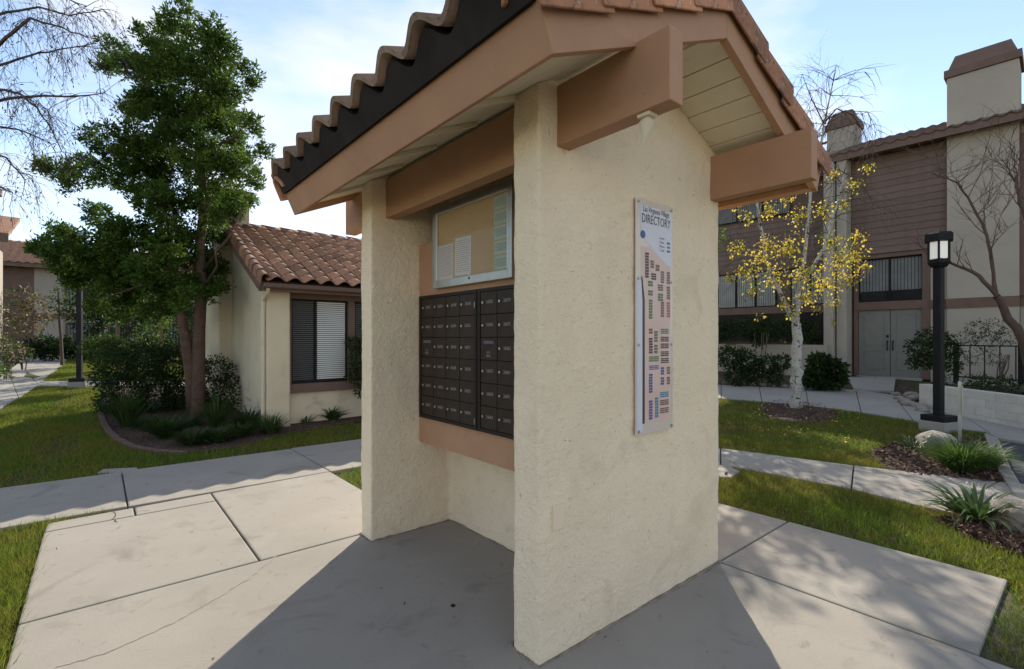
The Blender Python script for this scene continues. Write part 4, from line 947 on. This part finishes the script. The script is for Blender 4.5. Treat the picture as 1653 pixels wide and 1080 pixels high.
# hedges and shrubs round it
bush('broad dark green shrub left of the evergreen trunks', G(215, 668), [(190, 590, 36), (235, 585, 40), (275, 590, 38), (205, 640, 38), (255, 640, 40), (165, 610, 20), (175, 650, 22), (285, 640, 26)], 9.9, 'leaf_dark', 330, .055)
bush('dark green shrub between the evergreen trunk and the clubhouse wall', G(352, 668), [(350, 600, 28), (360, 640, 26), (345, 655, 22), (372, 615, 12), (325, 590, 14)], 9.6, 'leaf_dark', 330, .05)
bush('clipped hedge with sunlit flat top behind the dark shrub', G(172, 590), [(150, 560, 17), (165, 556, 16), (182, 556, 16), (198, 560, 15), (160, 575, 16), (185, 575, 16)], 13.0, 'leaf_hedge', 260, .07, cat='hedge', nm='hedge')
bush('low arching shrub behind the evergreen beside the iron fence', G(235, 600), [(225, 500, 18), (250, 520, 18), (270, 490, 18), (285, 525, 16), (230, 540, 15), (262, 548, 15)], 12.5, 'leaf', 110, .09)
def strap(label, base, n, ln, wd, mt='strap', parts=True, cat='plant', nm='strap_leaf_plant', group=None, up=.8, seg=5):
    t = thing(nm, label, cat, base, 0, group); mbs = MB()
    for i in range(n):
        a = random.random()*6.283; el = up+random.uniform(-.35, .35); l = ln*random.uniform(.6, 1.1); mb = MB() if parts else mbs
        V = []; p = Vector((math.cos(a)*.03*random.random()*3, math.sin(a)*.09*random.random(), -.03)); h = Vector((math.cos(a), math.sin(a), 0)); s_ = Vector((-h.y, h.x, 0))
        for k in range(seg+1):
            f = k/seg; w_ = wd*(1-.9*f**2.5)*(.7+.3*math.sin(f*3)); V += [p+s_*w_/2+Vector((0, 0, w_*.2)), p, p-s_*w_/2+Vector((0, 0, w_*.2))]
            e = el-1.9*f*f*(1.15-up*.5); p = p+(h*math.cos(e)+Vector((0, 0, math.sin(e))))*l/seg
        F = []
        for k in range(seg): F += [(3*k, 3*k+1, 3*k+4, 3*k+3), (3*k+1, 3*k+2, 3*k+5, 3*k+4)]
        mb.add(V, F)
        if parts: part('leaf', mb, mt, t, smooth=True)
    if not parts: o = part('leaves', mbs, mt, t, smooth=True); stuff(o)
    return t
strap('strap leaved plant with glossy arching leaves in the lower right mulch bed', G(1576, 835), 120, .44, .034, up=.72, group=None)
strap('small strap leaved plant beside the pale boulder at right', G(1474, 722), 26, .30, .026)
strap('tall clump of dark strap leaves left of the evergreen bed', G(205, 688), 130, .80, .026, up=1.15, mt='strap_dark')
strap('upright clump of narrow leaves right of the evergreen trunk', G(350, 690), 90, .66, .026, mt='strap_dark', up=1.15)
strap('broad low clump of narrow leaves under the evergreen', G(270, 706), 420, .45, .018, mt='strap_dark', parts=False, up=1.0)
strap('low clump of narrow leaves between trunk and clubhouse pilaster', G(400, 692), 380, .46, .018, mt='strap_dark', parts=False, up=1.0)
for u, v, lab in ((238, 692, 'low green clump at the curved edging of the evergreen bed'), (312, 716, 'low green clump at the front of the evergreen bed'), (352, 712, 'low green clump in front of the evergreen trunks'), (385, 704, 'low green clump just left of the pilaster clump'), (300, 690, 'low green clump at the foot of the left trunk')):
    strap(lab, G(u, v), 260, .34, .02, mt='strap_dark', parts=False, up=.9)
strap('narrow leaved clump touching the foot of the clubhouse pilaster', G(438, 698), 240, .42, .016, parts=False, up=1.0)
strap('agave like plant with long thin blades by the clubhouse side wall', G(425, 672), 16, .75, .028, up=.9)
strap('small leafy clump under the clubhouse window', G(535, 676), 170, .36, .03, parts=False, up=1.0); strap('low tuft right of the clubhouse pilaster', G(492, 682), 60, .26, .018, parts=False, up=1.0)
strap('bright green fine ornamental grass clump in front of the boulder', G(1552, 760), 900, .50, .013, mt='reed', parts=False, cat='ornamental grass', nm='ornamental_grass', up=1.0)
strap('second darker clump of fine ornamental grass nearer the kerb', G(1590, 752), 420, .38, .012, mt='reed', parts=False, cat='ornamental grass', nm='ornamental_grass', up=1.0)
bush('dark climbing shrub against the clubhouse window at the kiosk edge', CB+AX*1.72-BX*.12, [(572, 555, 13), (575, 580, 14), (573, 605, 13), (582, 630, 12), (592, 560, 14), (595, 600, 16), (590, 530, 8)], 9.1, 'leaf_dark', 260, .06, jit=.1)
# far left planting
bush('tall shrub with sparse bronze leaves beside the left house', G(38, 596), [(40, 480, 22), (25, 500, 18), (58, 500, 22), (45, 525, 22), (70, 518, 12), (20, 530, 14)], 17.5, 'leaf_dry', 34, .13, jit=.4, nst=4, mats=('leaf_hedge', .3))
bush('low flowering shrub at the left edge of the path', G(12, 600), [(5, 560, 20), (28, 568, 16), (-15, 565, 22), (42, 572, 10), (10, 585, 10)], 14.5, 'leaf_hedge', 120, .08, mats=('flower', .12))
bush('bright green low plant at the lower left of the path', G(-10, 612), [(-5, 598, 12), (8, 602, 8), (-20, 602, 12)], 12.6, 'leaf_lit', 200, .07)
bush('red flowering vine on the white house corner', W(4, 546, 15.2)-Vector((0, 0, 1.5)), [(0, 500, 9), (6, 520, 9), (2, 540, 10)], 15.1, 'leaf_hedge', 70, .08, mats=('flower', .45), jit=.1)
def smalltree(label, base, px, Y, mt, per, size, tr, mats=None, r0=.07):
    t = thing('small_tree', label, 'tree', base); crown('crown', rel(t, pxballs(px, Y, .5)), per, size, mt, t, mats=mats)
    mb = MB(); pts = [W(u, v, Y)-base for u, v in tr]; mb.tube(pts, [r0*(1-.7*i/len(pts)) for i in range(len(pts))], 7)
    for (u, v, r) in px[::1]:
        k = pts[len(pts)//2]; mb.tube([k, k.lerp(W(u, v, Y)-base, .5)+Vector((0, 0, .1)), W(u, v, Y)-base], [r0*.35, r0*.25, r0*.1], 4)
    part('trunk', mb, 'bark', t); return t
smalltree('thin young tree with drooping leaves before the far house', G(100, 590), [(95, 475, 12), (85, 490, 10), (112, 490, 12), (80, 510, 8), (120, 512, 10), (100, 500, 10)], 21, 'leaf_hedge', 40, .16, [(100, 592), (98, 545), (95, 510), (94, 470)])
for i, (u, lab) in enumerate(((70, 'leftmost dark rounded hedge before the far house'), (120, 'middle dark rounded hedge before the far house'), (175, 'rightmost dark rounded hedge before the far house'), (260, 'dark hedge behind the iron fence left of the trunk'), (330, 'dark hedge behind the iron fence right of the trunk'))):
    bush(lab, G(u, 578), [(u-18, 560, 16), (u, 556, 17), (u+18, 560, 16), (u-8, 568, 12), (u+10, 570, 12)], 24, 'leaf_dark', 60, .14, group=None, jit=.3, stem=False, cat='hedge', nm='hedge')
for lab, u0_, yy in (('tall dark shrub behind the iron fence left of the evergreen trunks', 215, 19), ('tall dark shrub behind the iron fence right of the evergreen trunks', 300, 18), ('tall dark shrub behind the left lamp post', 160, 21)):
    bush(lab, W(u0_, 546, yy)-Vector((0, 0, 1.2)), [(u0_-30, 500, 22), (u0_, 490, 26), (u0_+30, 500, 24), (u0_-15, 525, 22), (u0_+18, 528, 24), (u0_, 470, 18), (u0_-28, 470, 14)], yy, 'leaf_dark', 34, .15, jit=.5)
# right side planting
R_lab = [('dark rounded shrub behind the rocks at the kiosk corner', 1190, 622, [(1180, 575, 22), (1205, 585, 22), (1188, 605, 18), (1215, 605, 16)], 'leaf_dark'),
         ('dark shrub left of the birch trunk', 1245, 624, [(1240, 590, 16), (1262, 585, 14), (1250, 608, 14)], 'leaf_dark'),
         ('broad leaved dark green shrub right of the birch trunk', 1335, 630, [(1325, 590, 18), (1345, 600, 18), (1330, 612, 18), (1312, 610, 14), (1352, 615, 10)], 'leaf_dark')]
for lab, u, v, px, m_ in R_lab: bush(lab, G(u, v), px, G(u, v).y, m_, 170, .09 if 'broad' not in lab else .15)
bush('dark overhanging vine mass above the patio wall', G(1230, 612), [(1180, 530, 16), (1210, 530, 18), (1240, 532, 18), (1270, 530, 16), (1300, 535, 18), (1318, 555, 12), (1160, 535, 18), (1225, 545, 14)], 16.6, 'leaf_dark', 130, .10, jit=.3, h=1.4)
bush('dark camellia shrub between the door and the lamp post', w0+nrm*1.5+Vector((0, 0, .45)), [(1480, 560, 16), (1498, 545, 16), (1520, 550, 16), (1535, 565, 16), (1490, 580, 16), (1515, 580, 18), (1538, 590, 12), (1475, 585, 10)], 11.6, 'leaf_dark', 210, .07, nst=7)
bush('airy nandina shrub behind the black railing', w0+d_*.55+nrm*2.2+Vector((0, 0, .45)), [(1560, 545, 14), (1580, 530, 16), (1605, 530, 16), (1622, 545, 14), (1590, 555, 18), (1570, 580, 12), (1605, 580, 12)], 12.0, 'leaf_dark', 110, .06, nst=9, aspect=.3)
for i, (k, lab) in enumerate(((.15, 'leftmost low dark ground plant on the low white wall'), (.45, 'second low dark ground plant on the low white wall'), (.75, 'third low dark ground plant on the low white wall'), (1.05, 'rightmost low dark ground plant on the low white wall'))):
    p = w0+d_*k+nrm*.7+Vector((0, 0, .47)); t = thing('ground_plant', lab, 'plant', p)
    crown('foliage', [(Vector((random.uniform(-.4, .4), random.uniform(-.2, .2), .08)), .2) for _ in range(4)], 220, .06, 'leaf_dark', t)

# ------------------------------------------------------------------ bare and birch trees
def limb(mb, pts, r0, r1, n=6):
    m = len(pts); P = []
    for i in range(m-1):
        for k in range(3): P.append(Vector(pts[i]).lerp(Vector(pts[i+1]), k/3)+Vector([random.uniform(-1, 1)*r0*.35 for _ in range(3)]))
    P.append(Vector(pts[-1])); mb.tube(P, [r0+(r1-r0)*i/(len(P)-1) for i in range(len(P))], n, cap=False); return P
def twigs(mb, p, d, ln, r, depth, droop, tips, nk=3, wob=.5):
    q = p; dd = d.normalized(); P = [p]; steps = 4
    for i in range(steps):
        dd = (dd+Vector([random.gauss(0, .16*wob*2) for _ in range(3)])+Vector((0, 0, -droop))).normalized(); q = q+dd*ln/steps; P.append(q)
    mb.tube(P, [r*(1-.7*i/steps) for i in range(steps+1)], 3, cap=False); tips += P[2:]
    if depth > 0:
        for k in range(nk):
            i = random.randint(1, steps); nd = (dd+Vector([random.gauss(0, wob) for _ in range(3)])).normalized()
            twigs(mb, P[i], nd, ln*random.uniform(.5, .8), r*.6, depth-1, droop, tips, nk, wob)
# birch
b = G(1283, 657); Y = b.y; bi = thing('birch_tree', 'white barked birch with yellow autumn leaves and drooping twigs', 'tree', b)
mb = MB(); tips = []
def q3(l): return [W(u, v, Y+d)-b for u, v, d in l]
limb(mb, q3([(1283, 662, 0), (1284, 645, 0), (1287, 600, 0), (1289, 560, 0), (1285, 522, 0)]), .12, .09, 10)
L1 = limb(mb, q3([(1285, 524, 0), (1262, 480, .1), (1240, 430, .2), (1228, 370, .2), (1216, 300, .3), (1212, 220, .4), (1222, 150, .5)]), .048, .010, 8)
L2 = limb(mb, q3([(1286, 524, 0), (1290, 470, 0), (1300, 400, -.1), (1306, 330, -.2), (1318, 260, -.2), (1330, 200, -.2), (1345, 130, -.2)]), .050, .010, 8)
L3 = limb(mb, q3([(1290, 470, 0), (1330, 400, -.4), (1350, 330, -.6), (1362, 280, -.7)]), .035, .012, 6)
o = part('trunk', mb, 'birch', bi, smooth=True)
mb = MB(); ytips = []
for P, i0 in ((L1, 5), (L2, 5), (L3, 3)):
    for i in range(i0, len(P)):
        for _ in range(2): twigs(mb, P[i], Vector((random.gauss(0, 1), random.gauss(0, 1), .35)), random.uniform(.5, 1.0), .009, 1, .12, ytips, 3)
for l_ in ([(1330, 200, -.2), (1350, 175, -.2), (1375, 185, -.1), (1395, 215, 0), (1408, 260, 0)], [(1325, 230, -.2), (1340, 190, 0), (1365, 178, .2), (1400, 180, .3), (1415, 210, .3)], [(1300, 300, 0), (1345, 270, .1), (1385, 290, .1), (1410, 330, .2)], [(1330, 200, -.2), (1310, 160, -.2), (1295, 120, -.2)], [(1212, 240, .4), (1190, 300, .1), (1180, 370, 0)], [(1345, 130, -.2), (1350, 105, -.2)]):
    P = limb(mb, q3(l_), .016, .005, 4)
    for p in P[2:]:
        for _ in range(3): twigs(mb, p, Vector((random.gauss(0, .6), random.gauss(0, .6), -.1)), random.uniform(.35, .8), .005, 1, .32, ytips, 3, .35)
for p in L2[-7:]:
    for _ in range(3): twigs(mb, p, Vector((random.gauss(0, .7), random.gauss(0, .5), .8)), random.uniform(.4, .8), .006, 2, .0, ytips, 3, .45)
stuff(part('twigs', mb, 'twig', bi))
YB = [(1200, 440, 22), (1225, 420, 26), (1190, 400, 18), (1250, 450, 26), (1215, 470, 18), (1240, 395, 22), (1275, 400, 28), (1300, 440, 28), (1330, 460, 26), (1355, 420, 30), (1380, 410, 24), (1340, 390, 24), (1300, 480, 20), (1265, 490, 14), (1370, 450, 22), (1345, 490, 14), (1385, 380, 16), (1330, 340, 22), (1380, 300, 14), (1400, 270, 12), (1360, 330, 14), (1290, 350, 22), (1240, 340, 18), (1205, 350, 16), (1180, 450, 12), (1225, 510, 8), (1280, 505, 12), (1345, 520, 6), (1265, 550, 4), (1320, 500, 9), (1395, 430, 12), (1270, 320, 14), (1310, 300, 14), (1345, 280, 12), (1190, 330, 12)]
bl = rel(bi, pxballs(YB, Y, .45)); crown('leaves', bl, 165, .05, 'leaf_yellow', bi, .75, .0, .9, mats=('leaf_lit', .24))
mb = MB()
for c, r in bl:
    for _ in range(3): twigs(mb, Vector(c)+Vector((random.gauss(0, r*.4), random.gauss(0, r*.4), r)), Vector((random.gauss(0, .3), random.gauss(0, .3), -1)), r*1.8, .004, 1, .3, [], 2, .3)
stuff(part('twigs', mb, 'twig', bi))
# second tree, mostly hidden behind the kiosk; its shade falls on the lower right lawn and the pad
b = Vector((3.35, 10.6, gz(10.6))); Y = 10.6; t2 = thing('small_tree', 'sparse tree hidden behind the kiosk whose shade falls across the right lawn', 'tree', b)
mb = MB(); Pm = limb(mb, [Vector((0, 0, -.05)), Vector((.05, 0, 1.4)), Vector((-.1, .1, 2.8)), Vector((.1, 0, 4.2)), Vector((.0, 0, 5.4))], .09, .015, 8)
bl = []
for c, r_ in (((-.7, 0, 2.7), .5), ((.3, .3, 2.9), .55), ((-.2, -.4, 3.5), .5), ((.8, 0, 3.6), .4), ((.2, .2, 4.3), .6), ((-.7, .3, 4.4), .45), ((.1, 0, 5.2), .5), ((.55, -.3, 5.0), .35)):
    bl.append((Vector(c), r_)); k = Pm[int(min(len(Pm)-1, max(3, c[2]/5.4*len(Pm)-2)))]; mb.tube([k, k.lerp(Vector(c), .5)+Vector((0, 0, .08)), Vector(c)], [.03, .02, .006], 5)
part('trunk', mb, 'bark', t2); crown('crown', bl, 300, .085, 'leaf_lit', t2, .6, .1, .2)
b = Vector((4.95, 14.6, gz(14.6))); t3 = thing('small_tree', 'dense dark tree behind the kiosk near the townhouse, shading the birch lawn', 'tree', b)
mb = MB(); Pm = limb(mb, [Vector((0, 0, -.05)), Vector((.05, 0, 1.2)), Vector((-.1, .1, 2.6)), Vector((.05, 0, 4.6))], .11, .03, 8); part('trunk', mb, 'bark', t3)
crown('crown', [(Vector(c), r_) for c, r_ in (((-.4, 0, 2.8), .6), ((.4, .2, 3.0), .55), ((0, -.2, 3.6), .8), ((-.5, .2, 4.2), .6), ((.45, 0, 4.3), .5), ((0, 0, 5.0), .6))], 200, .10, 'leaf_dark', t3, .5, .2, .1)
# bare tree at the right edge
b = w0+d_*1.12+nrm*1.0; b = Vector((b.x, b.y, .47)); Y = b.y; bt = thing('bare_tree', 'leafless dark branched tree leaning in from the right edge', 'tree', b)
mb = MB(); tips = []
T0 = limb(mb, q3([(1690, 640, 0), (1662, 590, 0), (1645, 545, 0), (1622, 500, 0), (1608, 478, 0)]), .075, .05, 8)
b1 = limb(mb, q3([(1608, 478, 0), (1580, 445, .1), (1545, 428, .25), (1520, 418, .4), (1500, 414, .5)]), .034, .010, 6)
b2 = limb(mb, q3([(1608, 480, 0), (1600, 420, .1), (1592, 380, .2), (1570, 330, .3), (1545, 295, .4), (1505, 280, .5)]), .032, .008, 6)
b3 = limb(mb, q3([(1700, 500, -.3), (1668, 400, -.3), (1650, 340, -.3), (1638, 300, -.3), (1642, 280, -.3)]), .042, .018, 7)
b4 = limb(mb, q3([(1690, 640, 0), (1705, 560, -.2), (1700, 500, -.3)]), .09, .06, 7)
part('trunk', mb, 'twig', bt, smooth=True)
mb = MB()
for P, n0 in ((b1, 4), (b2, 3), (b3, 5)):
    for i in range(n0, len(P)):
        for _ in range(1 if P is b1 or i % 2 else 2): twigs(mb, P[i], Vector((random.gauss(0, .8), random.gauss(0, .4), .8)), random.uniform(.4, .9)*(.6 if P is b1 else 1), .009, 1 if P is b1 else 2, -.05, tips, 3, .4)
stuff(part('twigs', mb, 'twig', bt))
# weeping bare tree at upper left: trunk stands left of the view
b = Vector((-8.6, 7.2, 0)); Y = 7.2; wt = thing('weeping_tree', 'bare weeping tree with hanging catkins reaching in from the upper left', 'tree', b)
mb = MB()
limb(mb, [Vector((0, 0, -.1)), Vector((.05, 0, 1.5)), Vector((.2, 0, 3.2)), Vector((.25, 0, 5)), Vector((.5, 0, 6.8))], .16, .05, 9)
LM = [[(-110, 260, 0), (-40, 170, 0), (0, 145, 0), (30, 150, -.1), (60, 175, -.1), (78, 200, -.1), (100, 245, -.1)],
      [(-110, 200, 0), (-50, 120, .1), (0, 105, .2), (45, 90, .3), (95, 80, .3), (150, 70, .3)],
      [(-120, 120, 0), (-50, 40, .1), (10, 20, .2), (60, 10, .2), (110, 25, .2), (165, 15, .2)],
      [(-110, 280, 0), (-40, 240, -.2), (10, 255, -.3), (40, 290, -.3)],
      [(-40, 170, 0), (10, 160, .3), (70, 155, .4), (130, 155, .4), (168, 150, .4)],
      [(-100, 60, 0), (-40, -30, 0), (30, -40, 0), (90, -10, 0), (140, 10, 0)], [(-50, 120, .1), (10, 60, -.3), (50, 30, -.4), (100, 45, -.4), (140, 60, -.4)], [(-110, 240, 0), (-30, 200, .4), (30, 210, .5), (80, 230, .5)], [(-110, 300, 0), (-50, 290, 0), (-10, 300, 0), (20, 310, 0)]]
tips = []
for l_ in LM:
    P = limb(mb, q3(l_), .028, .006, 5)
    for i in range(4, len(P)):
        for _ in range(3): twigs(mb, P[i], Vector((random.gauss(.15, .7), random.gauss(0, .7), random.gauss(.1, .4))), random.uniform(.35, .75), .0048, 1, .30, tips, 3, .4)
part('trunk', mb, 'twig', wt)
tp = np.array([tuple(p) for p in tips]); tp = tp[rng.random(len(tp)) < .42]
V, F = leaves(tp, .055, .22, 1.6); part_ = link('catkins', npmesh('catkins', V, F, MT['twig']), wt)
# two pines behind the far houses
for i, (u, lab) in enumerate(((205, 'dark tree behind the far house left of the evergreen crown'), (330, 'dark tree behind the clubhouse left end'))):
    bb = Vector((W(u, 546, 34).x, 34, .5)); smalltree(lab, bb, [(u, 470, 24), (u-25, 485, 22), (u+25, 490, 22), (u, 505, 24)], 34, 'leaf_dark', 22, .3, [(u, 560), (u, 500), (u, 470)], r0=.2)
